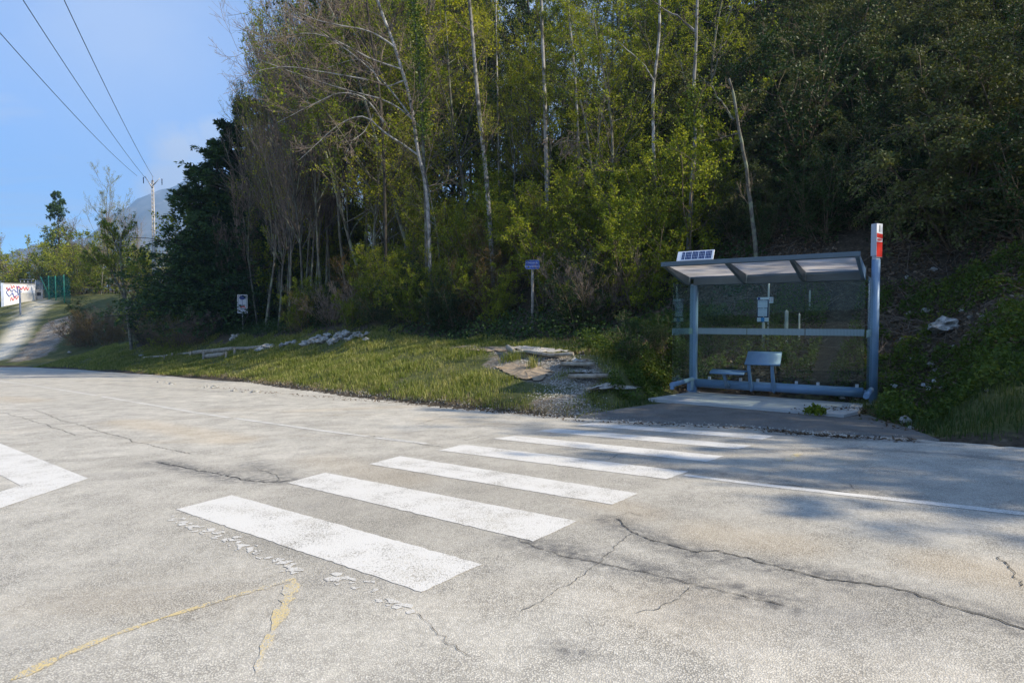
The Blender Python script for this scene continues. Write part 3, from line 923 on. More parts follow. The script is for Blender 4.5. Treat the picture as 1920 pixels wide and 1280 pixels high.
b = hit(455.5, 620); k = b[1] / FPX
ws = empty('warning_sign', b, 'white upright panel with blue oval and red pictogram on a steel post', 'sign', rz=math.atan2(b[1], b[0]) - math.pi / 2)
MB().tube([(0, .03, -.3), (0, .03, 60 * k)], .035, 10).build('post', M_steel, ws)
w_, h_ = 17.5 * k, 35 * k; zc = (620 - 571) * k
pl = plate(MB(), rounded(w_, h_, .04), -.03, .03, -.1 * k, zc).build('panel', M_white, ws)
fr = plate(MB(), rounded(w_ * .86, h_ * .9, .03), -.032, .004, 0, zc).build('frame_line', M_navy, pl)
plate(MB(), rounded(w_ * .8, h_ * .87, .03), -.036, .005, 0, zc).build('white_panel', M_paper, pl)
el = [(w_ * .3 * math.cos(R(a)), h_ * .105 * math.sin(R(a))) for a in range(0, 360, 15)]
plate(MB(), el, -.041, .004, -.01, zc + h_ * .33).build('blue_oval', M_blue, pl)
plate(MB(), [(-.012, 0), (.012, 0), (.006, h_ * .33), (-.006, h_ * .33)], -.041, .004, 0, zc - h_ * .1).build('blue_stem', M_blue, pl)
plate(MB(), [(-.5 * w_ * .6, 0), (-.1 * w_, .07 * h_), (.1 * w_, .06 * h_), (.32 * w_, -.01 * h_), (.3 * w_, -.09 * h_), (.24 * w_, -.03 * h_), (.02 * w_, .0), (-.12 * w_, -.02 * h_)], -.0415, .004, 0, zc - h_ * .17).build('red_pictogram', M_red, pl)
plate(MB(), [(-.3 * w_, 0), (-.02 * w_, 0), (-.02 * w_, .02 * h_), (-.3 * w_, .025 * h_)], -.042, .004, 0, zc - h_ * .215).build('black_pictogram', M_navy, pl)

# timetable board on its post behind the shelter glass
b = hit(1431, 655, 12.6, 30); k = b[1] / FPX
tb = empty('timetable_board', b, 'bus timetable board with two paper sheets on a pale post behind the glass', 'timetable', rz=math.atan2(b[1], b[0]) - math.pi / 2)
zz = lambda py: (655 - py) * k
MB().tube([(0, .03, -.3), (-.2 * k, .03, zz(560))], .032, 10).build('post', M_stake, tb)
bd = plate(MB(), rounded(20 * k, 46 * k, .01), -.0, .02, -1.5 * k, zz(582)).build('board', M_navy, tb)
plate(MB(), rounded(21 * k, 4.6 * k, .01), -.006, .012, -1.5 * k, zz(560.5)).build('header_strip', M_white, bd)
plate(MB(), rounded(4.4 * k, 4.0 * k, .005), -.010, .008, -8.6 * k, zz(560.5)).build('header_square', M_blue, bd)
for y0, y1, xw in ((564, 578, 17), (579, 594, 16)):
    ps = plate(MB(), rounded(xw * k, (y1 - y0) * k, .005), -.006, .01, -2.2 * k, zz((y0 + y1) / 2)).build('paper_sheet', M_paper, bd)
    plate(MB(), rounded(xw * k * .86, .5 * k, .002), -.009, .004, -2.2 * k, zz(y0 + 2)).build('printed_line', M_navy, ps)
plate(MB(), rounded(20 * k, 7.6 * k, .01), -.006, .012, -1.5 * k, zz(600)).build('footer_strip', M_white, bd)
plate(MB(), rounded(6.2 * k, 7.8 * k, .004), -.010, .01, -1.8 * k, zz(600)).build('cyan_square', M_cyan, bd)

b = hit(1439, 650, 12.8, 30); k = b[1] / FPX
mp = empty('marker_pole', b, 'thin pale pole with small white plate of four red dots', 'marker pole', rz=math.atan2(b[1], b[0]) - math.pi / 2)
zz = lambda py: (650 - py) * k
MB().tube([(0, 0, -.3), (1.0 * k, 0, zz(520))], .02, 8).build('pole', M_stake, mp)
pl = plate(MB(), rounded(8.5 * k, 11 * k, .01), -.035, .012, 4.6 * k, zz(563)).build('plate', M_white, mp)
for dx in (-1.9, 1.9):
    for dz in (-1.9, 1.9):
        plate(MB(), [(.95 * k * math.cos(R(a)), .95 * k * math.sin(R(a))) for a in range(0, 360, 30)], -.039, .004, (4.6 + dx) * k, zz(562.2 + dz)).build('red_dot', M_red, pl)
for (px, y0, y1, lab) in ((1474, 642, 583, 'pale square stake standing alone right of the timetable board'), (1518, 580, 545, 'thin pale stake highest up the bank behind the shelter'), (1498, 640, 588, 'thin short stake behind the shelter, in front of the bank stones')):
    b = hit(px, y0, 12.6, 40); k = b[1] / FPX
    e = empty('stake', b, lab, 'stake')
    hh = (y0 - y1) * k; w = .03 if px == 1474 else .016
    MB().box((-w, -w, -.25), (w, w, hh - .02)).build('shaft', M_stake, e, bevel=.004)
    MB().add([(-w, -w, hh - .02), (w, -w, hh - .02), (w, w, hh - .02), (-w, w, hh - .02), (0, 0, hh + .02)], [(0, 1, 4), (1, 2, 4), (2, 3, 4), (3, 0, 4)]).build('tip', M_stake, e)

# ------------------------------------------------------------------ plant building
M_leafmid = leafmat('weed_leaves', [(.03, .06, .010), (.07, .115, .018), (.16, .19, .035)], .35)
M_straw = leafmat('straw', [(.12, .09, .05), (.26, .21, .13), (.42, .36, .25)], .2, .8)
UP = np.array([0, 0, 1.])


def unit(v): return v / (np.linalg.norm(v, axis=-1, keepdims=True) + 1e-9)


def spawn(g, P, Rr, n, u0, u1, ang, asd, ls, K, wander, trop, rs, tip=.25, lsd=.3, taper=.5):
    """grow n side branches from every polyline of P (M,K,3); returns child polylines and radii"""
    M, Kp = P.shape[:2]
    ix = np.repeat(np.arange(M), n)
    u = g.uniform(u0, u1, len(ix)); f = u * (Kp - 1); i = np.minimum(f.astype(int), Kp - 2); w = (f - i)[:, None]
    base = P[ix, i] * (1 - w) + P[ix, i + 1] * w
    tan = unit(P[ix, i + 1] - P[ix, i])
    pr = g.normal(size=tan.shape); pr = unit(pr - tan * (pr * tan).sum(-1, keepdims=True))
    a = np.radians(g.normal(ang, asd, len(ix)))[:, None]
    d = np.cos(a) * tan + np.sin(a) * pr
    L = np.linalg.norm(np.diff(P, axis=1), axis=-1).sum(1)[ix] * ls * np.clip(g.normal(1, lsd, len(ix)), .35, 1.8) * (1 - taper * u)
    out = [base]; p = base
    for k in range(K - 1):
        d = unit(d + g.normal(0, wander, d.shape) + UP * trop)
        p = p + d * (L / (K - 1))[:, None]; out.append(p)
    r0 = (Rr[ix, i] * (1 - w[:, 0]) + Rr[ix, i + 1] * w[:, 0]) * rs
    return np.stack(out, 1), r0[:, None] * np.linspace(1, tip, K)[None, :]


def tubes(P, Rr, n):
    """vertices and quads for a batch of polylines"""
    M, K = P.shape[:2]
    t = np.empty_like(P); t[:, 1:-1] = P[:, 2:] - P[:, :-2]; t[:, 0] = P[:, 1] - P[:, 0]; t[:, -1] = P[:, -1] - P[:, -2]
    t = unit(t)
    ref = np.where(np.abs(t[..., 2:3]) > .9, np.array([1., 0, 0]), UP)
    a = unit(ref - t * (ref * t).sum(-1, keepdims=True)); b = np.cross(t, a)
    q = np.arange(n) * 2 * math.pi / n
    V = P[:, :, None, :] + Rr[:, :, None, None] * (np.cos(q)[None, None, :, None] * a[:, :, None, :] + np.sin(q)[None, None, :, None] * b[:, :, None, :])
    ids = np.arange(M * K * n).reshape(M, K, n)
    nx_ = np.roll(ids, -1, axis=2)
    F = np.stack([ids[:, :-1], nx_[:, :-1], nx_[:, 1:], ids[:, 1:]], -1).reshape(-1, 4)
    return V.reshape(-1, 3), F


def merge(parts):
    V = []; F = []; n = 0
    for v, f in parts:
        V.append(v); F.append(f + n); n += len(v)
    return np.concatenate(V), np.concatenate(F)


def leaves(g, pos, L, W, up=.55, droop=0.0, axis=None):
    """one folded diamond leaf per position"""
    n = len(pos)
    nrm = unit(g.normal(size=(n, 3)) + UP * up)
    a = g.normal(size=(n, 3)) if axis is None else axis + g.normal(0, .35, (n, 3))
    a = unit(a - nrm * (a * nrm).sum(-1, keepdims=True) - UP * droop)
    b = np.cross(nrm, a)
    l = (L * g.uniform(.6, 1.3, n))[:, None]; w = (W * g.uniform(.7, 1.3, n))[:, None]
    V = np.stack([pos, pos + a * l * .45 + b * w * .5, pos + a * l, pos + a * l * .45 - b * w * .5], 1).reshape(-1, 3)
    return V, np.arange(n * 4).reshape(n, 4)


def along(g, P, n, spread, u0=.15):
    """n points scattered round every polyline"""
    M, K = P.shape[:2]
    ix = np.repeat(np.arange(M), n); f = g.uniform(u0, 1, len(ix)) * (K - 1); i = np.minimum(f.astype(int), K - 2); w = (f - i)[:, None]
    return P[ix, i] * (1 - w) + P[ix, i + 1] * w + g.normal(0, spread, (len(ix), 3)), unit(P[ix, i + 1] - P[ix, i])


def stem(g, h, r, K=10, lean=.05, wander=.06, x=0., y=0., tip=.25):
    d = unit(np.array([g.normal(0, lean), g.normal(0, lean), 1.])); p = np.array([x, y, -.4]); P = [p]
    for k in range(K - 1):
        d = unit(d + np.append(g.normal(0, wander, 2), 0.02)); p = p + d * (h + .4) / (K - 1); P.append(p)
    return np.array(P)[None], (r * np.linspace(1, tip, K))[None]


def proto_young(seed, h=9., r=.07, limbs=26, lo=.28, leaf=.075, nl=9, ml=M_leaf, mb_=M_bark, trop=.08, sub=6, tw=4, up=.6):
    g = np.random.default_rng(seed)
    P0, R0 = stem(g, h, r, 12, .05, .05)
    P1, R1 = spawn(g, P0, R0, limbs, lo, .98, 58, 14, .34, 6, .14, trop, .5)
    P2, R2 = spawn(g, P1, R1, sub, .2, 1, 45, 15, .45, 5, .16, trop, .55)
    P3, R3 = spawn(g, P2, R2, tw, .15, 1, 45, 18, .55, 4, .2, .03, .6)
    wood = merge([tubes(P0, R0, 9), tubes(P1, np.maximum(R1, .008), 5)])
    pos, ax = along(g, P3, nl, .05)
    fol = leaves(g, pos, leaf, leaf * .62, up)
    tg = merge([tubes(P2, np.maximum(R2, .005), 4), tubes(P3, np.maximum(R3, .003), 3)])
    return dict(trunk=(wood, mb_), crown=(fol, ml), twigs=(tg, M_twig))


def proto_bush(seed, h=3.5, stems=7, leaf=.08, nl=14, ml=M_leaf, spread=.35, sub=12, tw=8, up=.6, trop=.05):
    g = np.random.default_rng(seed)
    S_ = [stem(g, h * g.uniform(.6, 1.05), .03, 8, spread, .08, g.normal(0, .12), g.normal(0, .12)) for _ in range(stems)]
    P0 = np.concatenate([s[0] for s in S_]); R0 = np.concatenate([s[1] for s in S_])
    P1, R1 = spawn(g, P0, R0, sub, .15, 1, 55, 16, .4, 6, .16, trop, .6)
    P2, R2 = spawn(g, P1, R1, tw, .1, 1, 48, 18, .45, 4, .2, .02, .6)
    wood = merge([tubes(P0, R0, 6), tubes(P1, np.maximum(R1, .006), 4)])
    pos, ax = along(g, P2, nl, .04)
    return dict(trunk=(wood, M_twig), crown=(leaves(g, pos, leaf, leaf * .62, up), ml), twigs=(tubes(P2, np.maximum(R2, .003), 3), M_twig))


def proto_bare(seed, h=8., r=.06, stems=1, limbs=26, lo=.3, sub=9, tw=7, mt=M_warmtwig, spread=.04, trop=.18, mb_=M_bark, ang=38, leafn=0, ml=M_leaf2):
    g = np.random.default_rng(seed)
    S_ = [stem(g, h * g.uniform(.75, 1.05), r, 12, spread, .05, g.normal(0, .1 * (stems > 1)), g.normal(0, .1 * (stems > 1))) for _ in range(stems)]
    P0 = np.concatenate([s[0] for s in S_]); R0 = np.concatenate([s[1] for s in S_])
    P1, R1 = spawn(g, P0, R0, limbs, lo, .98, ang, 12, .38, 7, .1, trop, .55)
    P2, R2 = spawn(g, P1, R1, sub, .15, 1, 36, 14, .45, 5, .13, trop, .6)
    P3, R3 = spawn(g, P2, R2, tw, .15, 1, 34, 14, .5, 4, .15, trop * .7, .6)
    wood = merge([tubes(P0, R0, 8), tubes(P1, np.maximum(R1, .009), 5)])
    tg = merge([tubes(P2, np.maximum(R2, .006), 4), tubes(P3, np.maximum(R3, .004), 3)])
    d = dict(trunk=(wood, mb_), twigs=(tg, mt))
    if leafn:
        pos, ax = along(g, P3, leafn, .05); d['crown'] = (leaves(g, pos, .06, .035, .5), ml)
    return d


def proto_conifer(seed, h=9., r=.16, n=150, ml=M_conif, wide=.3, needle=.14, droop=-.05):
    g = np.random.default_rng(seed)
    P0, R0 = stem(g, h, r, 12, .02, .02, tip=.1)
    ang = 78
    P1, R1 = spawn(g, P0, R0, n, .07, .99, ang, 8, wide, 7, .07, droop, .35, taper=.88)
    P2, R2 = spawn(g, P1, R1, 8, .15, 1, 52, 10, .42, 5, .1, droop, .5)
    P3, R3 = spawn(g, P2, R2, 3, .1, 1, 40, 12, .5, 4, .1, droop, .5)
    pos, ax = along(g, np.concatenate([P3]), 8, .03, 0.); pos2, ax2 = along(g, P2, 6, .03)
    pos = np.concatenate([pos, pos2]); ax = np.concatenate([ax, ax2])
    return dict(trunk=(merge([tubes(P0, R0, 8), tubes(P1, np.maximum(R1, .008), 4)]), M_dark), crown=(leaves(g, pos, needle, needle * .4, .4, 0, ax), ml))


def proto_arch(seed, h=3.2, ml=M_olive, leaf=.07):
    """shrub of overhanging arched sprays"""
    g = np.random.default_rng(seed)
    S_ = [stem(g, h * g.uniform(.6, 1.), .03, 9, .6, .05) for _ in range(9)]
    P0 = np.concatenate([s[0] for s in S_]); R0 = np.concatenate([s[1] for s in S_])
    P0[:, :, 2] -= .09 * np.linspace(0, 1, 9)[None] ** 2 * (np.linalg.norm(P0[:, :, :2], axis=-1) * 3)
    P1, R1 = spawn(g, P0, R0, 16, .2, 1, 50, 14, .42, 7, .12, -.12, .6)
    P2, R2 = spawn(g, P1, R1, 9, .1, 1, 40, 14, .42, 5, .14, -.1, .6)
    pos, ax = along(g, P2, 14, .04)
    return dict(trunk=(merge([tubes(P0, R0, 5), tubes(P1, np.maximum(R1, .006), 4)]), M_twig), crown=(leaves(g, pos, leaf, leaf * .5, .8, .15), ml), twigs=(tubes(P2, np.maximum(R2, .003), 3), M_twig))


_mesh_no = [0]


def meshes(d):
    out = {'trunk': mesh_np('trunk', *d['trunk'][0], [d['trunk'][1]])}
    cr = [d[k] for k in ('crown', 'twigs') if k in d]
    out['crown'] = crown_mesh(cr)
    return out


def crown_mesh(cr):
    (V, F) = merge([c[0] for c in cr])
    mi = np.concatenate([np.full(len(c[0][1]), i) for i, c in enumerate(cr)])
    return mesh_np('crown', V, F, [c[1] for c in cr], mi, smooth=False)


PR = {}
def lib(key, fn, seeds, **k): PR[key] = [meshes(fn(s, **k)) for s in seeds]

lib('young', proto_young, (11, 12, 13), h=9)
lib('youngy', proto_young, (14, 15), h=8.5, ml=M_leaf2, leaf=.085, nl=8)
lib('dense', proto_young, (61, 62), h=10, limbs=34, lo=.12, sub=8, tw=5, nl=9, leaf=.10, ml=M_leafdark, r=.11, mb_=M_dark)
lib('bush', proto_bush, (21, 22, 23), h=3.6)
lib('bushy', proto_bush, (24, 25), h=3.2, ml=M_leaf2, nl=9)
lib('bushd', proto_bush, (26, 27), h=3., ml=M_leafdark, nl=11, leaf=.075)
lib('rust', proto_bush, (28,), h=3., ml=M_rust, nl=7, leaf=.06)
lib('arch', proto_arch, (31, 32, 33))
lib('bare', proto_bare, (41, 42, 43), h=9)
lib('barebush', proto_bare, (44, 45), h=3.6, r=.022, stems=9, limbs=12, lo=.15, sub=7, tw=5, spread=.4, mb_=M_twig)
lib('sprig', proto_bare, (46, 47), h=8, r=.05, limbs=24, sub=7, tw=5, leafn=5, mt=M_twig)
lib('conifer', proto_conifer, (51, 52))
lib('ash', proto_bare, (71, 72), h=13, r=.12, limbs=18, lo=.3, sub=9, tw=7, spread=.06, trop=.1, mb_=M_pale, ang=55)

_cnt = {}


def plant(key, name, p, label, cat, group=None, scale=1.0, rz=None, variant=None, sz=None, lean=0.0):
    v = PR[key]; _cnt[key] = _cnt.get(key, 0) + 1
    ms = v[(_cnt[key] if variant is None else variant) % len(v)]
    e = empty(name, p, label, cat, group, rz=rng.uniform(0, 6.28) if rz is None else rz)
    if lean: e.rotation_euler[1] = lean
    e.scale = (scale, scale, scale * (sz or 1.0))
    for k, m in ms.items():
        link(k, m, e)
    return e


def gp(x, y): return np.array([x, y, float(ground_z(x, y))])


SIGN_Y = (hit(998, 617)[1], hit(455.5, 620)[1])


def ok_place(p):
    rel = p[:2] - SH0[:2]
    lx_, ly_ = rel @ A2, rel @ B2
    if -1.0 < lx_ < 4.2 and -6 < ly_ < 2.0: return False
    u_ = 960 + FPX * p[0] / p[1]            # keep the two roadside signs in the clear
    for sx_, sy_ in ((998, SIGN_Y[0]), (455, SIGN_Y[1])):
        if abs(u_ - sx_) < 62 and p[1] < sy_ + .9: return False
    return True

# ------------------------------------------------------------------ hero trunks of the wood
def through(pts, Y, n):
    """smooth polyline through pixel points standing at one distance"""
    P = np.array([at(px, py, Y) for px, py in pts])
    L = np.concatenate([[0], np.cumsum(np.linalg.norm(np.diff(P, axis=0), axis=1))])
    s = np.linspace(0, L[-1], n)
    Q_ = np.stack([np.interp(s, L, P[:, k]) for k in range(3)], -1)
    for _ in range(2): Q_[1:-1] = .25 * Q_[:-2] + .5 * Q_[1:-1] + .25 * Q_[2:]
    return Q_


def hero(name, label, cat, base, pts, r0, bark, seed, limbs=(), twigs=0, leafn=0, ml=M_leaf, leaf=.07, twl=.16, mt=M_twig, ext=True, ivy=None, tropt=.1, lbr=.35):
    """pts from the ground up, in photograph pixels; the trunk stands where the sight line through base meets the hillside"""
    g = np.random.default_rng(seed)
    b = hit(*base); Y = b[1]
    pts = [base] + [p for p in pts]
    P = through(pts, Y, 26)
    P[:, 1] += np.cumsum(g.normal(0, .02, len(P)))
    P[0] = b - UP * .4
    o = b.copy()
    e = empty(name, o, label, cat)
    Rr = r0 * np.linspace(1, .55, len(P))
    Pl = (P - o)[None]; Rl = Rr[None]
    # the trunk goes on above the picture
    if ext:
        d = unit(Pl[0, -1] - Pl[0, -5]); more = [Pl[0, -1] + d * k * .8 + UP * k * .1 for k in range(1, 6)]
        top = np.array([Pl[0, -1]] + more)[None]; rt = (Rr[-1] * np.linspace(1, .35, 6))[None]
    parts = [tubes(Pl, Rl, 10)]
    if ext: parts.append(tubes(top, rt, 8))
    LP = []
    for lp, rl in limbs:
        q_ = through(lp, Y, 16) - o
        q_[:, 1] += np.cumsum(g.normal(0, .03, 16)) - (.0)
        q_ = q_[None]; rr = (rl * np.linspace(1, .22, 16))[None]
        LP.append((q_, rr)); parts.append(tubes(q_, rr, 6))
    link('trunk', mesh_np('trunk', *merge(parts), [bark]), e)
    src = ([(top, rt)] if ext else []) + ([(Pl[:, 8:], Rl[:, 8:])])
    tws = []; lv = []
    for P_, R_ in LP:
        P2, R2 = spawn(g, P_, R_, max(4, int(twigs * .8)), .15, 1, 42, 14, twl * 1.6, 7, .10, tropt, .5)
        P3, R3 = spawn(g, P2, R2, 6, .15, 1, 38, 14, .5, 5, .13, tropt, .6)
        P4, R4 = spawn(g, P3, R3, 4, .15, 1, 36, 14, .5, 4, .13, tropt, .6)
        tws += [tubes(P2, np.maximum(R2, .007), 4), tubes(P3, np.maximum(R3, .005), 3), tubes(P4, np.maximum(R4, .004), 3)]
        lv.append(P4)
    if twigs:
        for P_, R_ in src:
            P2, R2 = spawn(g, P_, R_, twigs, .05, 1, 55, 14, twl, 6, .13, tropt, lbr)
            P3, R3 = spawn(g, P2, R2, 6, .15, 1, 42, 14, .5, 5, .15, tropt, .6)
            P4, R4 = spawn(g, P3, R3, 4, .15, 1, 40, 16, .5, 4, .15, tropt, .6)
            tws += [tubes(P2, np.maximum(R2, .008), 4), tubes(P3, np.maximum(R3, .005), 3), tubes(P4, np.maximum(R4, .004), 3)]
            lv.append(P4)
    cr = [(merge(tws), mt)] if tws else []
    if leafn:
        pos = np.concatenate([along(g, q_, leafn, .05)[0] for q_ in lv])
        cr.append((leaves(g, pos, leaf, leaf * .6, .6), ml))
    if cr: link('crown', crown_mesh(cr), e)
    if ivy:
        i0, i1, cnt, rad = ivy
        seg = Pl[:, i0:i1]
        pos, _ = along(g, seg, cnt, rad, 0.)
        link('ivy', mesh_np('ivy', *leaves(g, pos, .085, .075, .3, .3), [M_ivy], smooth=False), e)
    return e


hero('tree', 'thickest white trunk, standing tall and straight left above the blue street sign', 'tree', (928, 560), [(922, 470), (917, 400), (912, 330), (903, 250), (897, 200), (892, 140), (887, 80), (880, 0), (874, -60)], .105, M_pale, 101, twigs=16, leafn=5, ml=M_leaf2, ivy=(3, 12, 800, .10))
hero('tree', 'white trunk with a clean bole above the top of the blue street sign', 'tree', (1028, 470), [(1026, 380), (1024, 280), (1022, 190), (1019, 110), (1016, 40), (1014, -40)], .10, M_pale, 102, twigs=14, leafn=6)
hero('tree', 'thin pale trunk rising between two thicker white trunks', 'tree', (936, 420), [(935, 300), (933, 180), (931, 90), (930, 0), (929, -50)], .06, M_pale, 103, twigs=14, leafn=6, ml=M_leaf2)
hero('tree', 'thin grey trunk beside the bright yellow green crown', 'tree', (1088, 430), [(1086, 300), (1080, 160), (1072, 70), (1066, 0), (1062, -50)], .065, M_pale, 104, twigs=18, leafn=9, ml=M_leaf2)
hero('tree', 'crooked pale trunk left of the ivy clad one above the shelter', 'tree', (1238, 470), [(1235, 400), (1228, 330), (1227, 260), (1225, 170), (1232, 110), (1237, 60), (1236, 20), (1238, -40)], .07, M_pale, 105, twigs=10, leafn=3, limbs=[([(1226, 150), (1206, 118), (1180, 95), (1150, 70)], .03), ([(1232, 375), (1210, 370), (1190, 385), (1165, 420)], .03)])
hero('tree', 'slim trunk with a sleeve of yellowish ivy above the solar panel', 'tree', (1288, 520), [(1290, 470), (1296, 400), (1298, 340), (1303, 280), (1303, 230), (1300, 170), (1304, 100), (1306, 40), (1308, -40)], .07, M_pale, 106, twigs=9, leafn=2, ivy=(12, 17, 900, .10), limbs=[([(1304, 60), (1270, 30), (1225, 5), (1190, -20)], .04)])
hero('tree', 'leaning forked grey trunk broken off above the middle of the shelter roof', 'tree', (1420, 520), [(1416, 460), (1408, 390), (1402, 330), (1388, 260), (1380, 210), (1374, 170), (1366, 148)], .062, M_bark, 107, twigs=5, ext=False, limbs=[([(1376, 225), (1358, 200), (1345, 182), (1335, 160)], .035), ([(1386, 250), (1360, 255), (1330, 265)], .02)])
hero('tree', 'leaning dead stem hung with dry creepers right of the blue sign', 'tree', (1142, 470), [(1130, 400), (1112, 320), (1104, 270), (1098, 220), (1090, 185)], .055, M_bark, 108, twigs=16, ext=False, tropt=-.25, twl=.28, mt=M_warmtwig, limbs=[([(1108, 290), (1085, 265), (1060, 262), (1030, 280)], .025), ([(1112, 320), (1140, 300), (1160, 275)], .025)])
hero('tree', 'bare ash like tree with long arched pale branches reaching left into the sky', 'tree', (806, 598), [(806, 520), (804, 440), (802, 380), (798, 330), (783, 290), (776, 225), (770, 180), (752, 130), (742, 90), (722, 40), (706, 0), (696, -40)], .095, M_pale, 109, twigs=12, tropt=.06, twl=.22, mt=M_warmtwig,
     limbs=[([(783, 290), (745, 262), (715, 248), (690, 212), (660, 216), (620, 240), (580, 285), (560, 300)], 0.043), ([(760, 150), (735, 160), (715, 165), (690, 110), (660, 105), (610, 125)], 0.036), ([(720, 230), (690, 185), (665, 172), (620, 178), (595, 195), (520, 230)], 0.036),
            ([(742, 90), (700, 60), (640, 50), (590, 40), (540, 15)], 0.043), ([(700, 215), (685, 250), (662, 268), (650, 300)], 0.022), ([(752, 130), (700, 115), (640, 80), (590, 60), (530, 70), (475, 75), (445, 60)], 0.036),
            ([(690, 150), (640, 140), (580, 130), (530, 125), (490, 130), (462, 150), (440, 100)], 0.032), ([(775, 225), (720, 150), (650, 90), (560, 30), (490, 5), (440, -10)], 0.040), ([(790, 240), (740, 190), (660, 170), (560, 140), (480, 110), (445, 95)], 0.036)])
hero('tree', 'second stem leaning against the arched bare tree, wrapped in bright green ivy', 'tree', (802, 600), [(800, 520), (799, 440), (798, 380), (794, 300), (792, 240), (790, 170), (785, 110), (780, 60), (772, 0), (765, -60)], .08, M_bark, 110, twigs=8, leafn=3, ivy=(13, 25, 3000, .17))
hero('tree', 'dark bare trunk left of the ivy column with its crown in the sky', 'tree', (724, 596), [(723, 500), (722, 400), (720, 300), (716, 220), (708, 140), (695, 60), (688, 0), (684, -50)], .08, M_dark, 111, twigs=14, twl=.26, mt=M_twig, limbs=[([(708, 140), (690, 90), (660, 40), (640, -20)], .05), ([(700, 90), (740, 40), (760, -20)], .05)])

# ------------------------------------------------------------------ the wood, plant by plant
def scatter(n, box, key, name, label, cat, group, smin, smax, sz=None, seed=0, yr=(5, 160), minsep=0.0, poly=None):
    g = np.random.default_rng(seed); out = []; tries = 0
    x0, y0, x1, y1 = box
    while len(out) < n and tries < n * 12:
        tries += 1
        px, py = g.uniform(x0, x1), g.uniform(y0, y1)
        if poly and not poly(px, py): continue
        p = hit(px, py, *yr)
        if not ok_place(p) or p[1] > 120: continue
        if minsep and any(np.hypot(*(p - q_)[:2]) < minsep for q_ in out): continue
        out.append(p)
        k = key if isinstance(key, str) else key[g.integers(len(key))]
        plant(k, name, p, label, cat, group, g.uniform(smin, smax), g.uniform(0, 6.28), sz=sz)
    return out


scatter(30, (540, 594, 1130, 624), ['bush', 'bushd', 'bush', 'rust', 'barebush'], 'shrub', 'leafy green shrub at the foot of the wood behind the grass bank', 'shrub', 'shrubs along the foot of the wood', .5, .8, seed=201, minsep=.5)
scatter(40, (560, 500, 1240, 594), ['bush', 'bushy', 'bush', 'bushy', 'rust', 'bush'], 'shrub', 'bushy shrub in fresh leaf on the lower slope above the blue sign', 'shrub', 'fresh leaved shrubs on the lower slope', .7, 1.1, seed=202, minsep=.9)
scatter(70, (560, 300, 1330, 540), ['bush', 'bushy', 'young', 'youngy', 'bushy', 'bush', 'bush'], 'young_tree', 'small tree in fresh spring leaf halfway up the wooded slope', 'tree', 'small trees halfway up the slope', .75, 1.15, seed=203, minsep=1.2)
scatter(60, (760, 100, 1330, 360), ['young', 'youngy', 'bushy', 'bush', 'bush', 'young'], 'young_tree', 'slender leafy tree high on the slope among pale trunks', 'tree', 'leafy trees high on the slope', .9, 1.3, seed=204, minsep=1.6)
scatter(30, (900, -250, 1400, 130), ['young', 'sprig', 'dense', 'bare', 'youngy'], 'young_tree', 'tall tree of the upper wood with its crown cut by the top of the view', 'tree', 'trees of the upper wood', 1.0, 1.5, seed=205, minsep=2.2)
scatter(18, (690, 480, 900, 590), ['young', 'youngy', 'youngy', 'young', 'sprig'], 'young_tree', 'tall leafy tree rising behind the arched bare branches', 'tree', 'tall trees behind the arched branches', 1.2, 1.8, seed=216, minsep=1.8, yr=(30, 75))
scatter(75, (1280, 100, 1990, 500), ['arch', 'arch', 'bushd', 'arch', 'bushd'], 'shrub', 'olive green overhanging shrub on the dark slope above the shelter', 'shrub', 'overhanging shrubs on the dark slope', .8, 1.4, seed=207, minsep=.9, poly=lambda x, y: y < 360 + (x - 1300) * .05 or x > 1700 and y < 480)
scatter(30, (1340, -300, 2000, 100), ['dense', 'arch', 'dense', 'young', 'dense'], 'tree', 'dark tree at the top of the slope on the right', 'tree', 'dark trees at the top of the slope', .9, 1.3, seed=208, minsep=2.0)
scatter(12, (1240, 400, 1640, 470), ['bushd', 'arch', 'bushd'], 'shrub', 'thin dark shrub on the leaf strewn bank behind the shelter roof', 'shrub', 'thin shrubs on the bank', .5, .8, seed=209, minsep=.8)
plant('bushd', 'shrub', hit(1190, 690), 'dense dark evergreen shrub beside the path steps left of the shelter', 'shrub', None, .36, 1., 0)
plant('bushd', 'shrub', hit(1228, 668), 'low dark shrub close to the left glass wall of the shelter', 'shrub', None, .28, 2., 1)
plant('bush', 'shrub', hit(1105, 600), 'small bright leafy shrub right of the blue sign post', 'shrub', None, .3, 2., 1)
# trees along the road to the right, whose shade lies on the asphalt
g = np.random.default_rng(301)
for (x, y, sc, kk) in ((13.4, 4.6, .75, 3), (15.2, 6.2, .9, 3), (17, .2, .95, 3), (20, -2, .95, 1), (22.5, 1, 1.2, 3), (15.2, 2.2, .75, 3), (18.5, 3.6, 1.0, 3), (25, 2.5, 1.3, 0), (12.6, 6.6, .6, 3), (13.5, 3.6, .75, 0), (16, 6.5, .95, 1), (19, 2.6, .8, 2), (21, 6.5, 1.0, 1), (27, 5, 1.0, 0), (18.5, 9.5, 1.0, 1), (12.2, 8.4, .8, 2), (14.5, 11, 1.0, 0), (23, 10, 1.1, 2)):
    plant(('young', 'youngy', 'sprig', 'dense')[kk], 'young_tree', gp(x, y), 'roadside tree beyond the right edge of the view', 'tree', 'roadside trees on the right', sc)

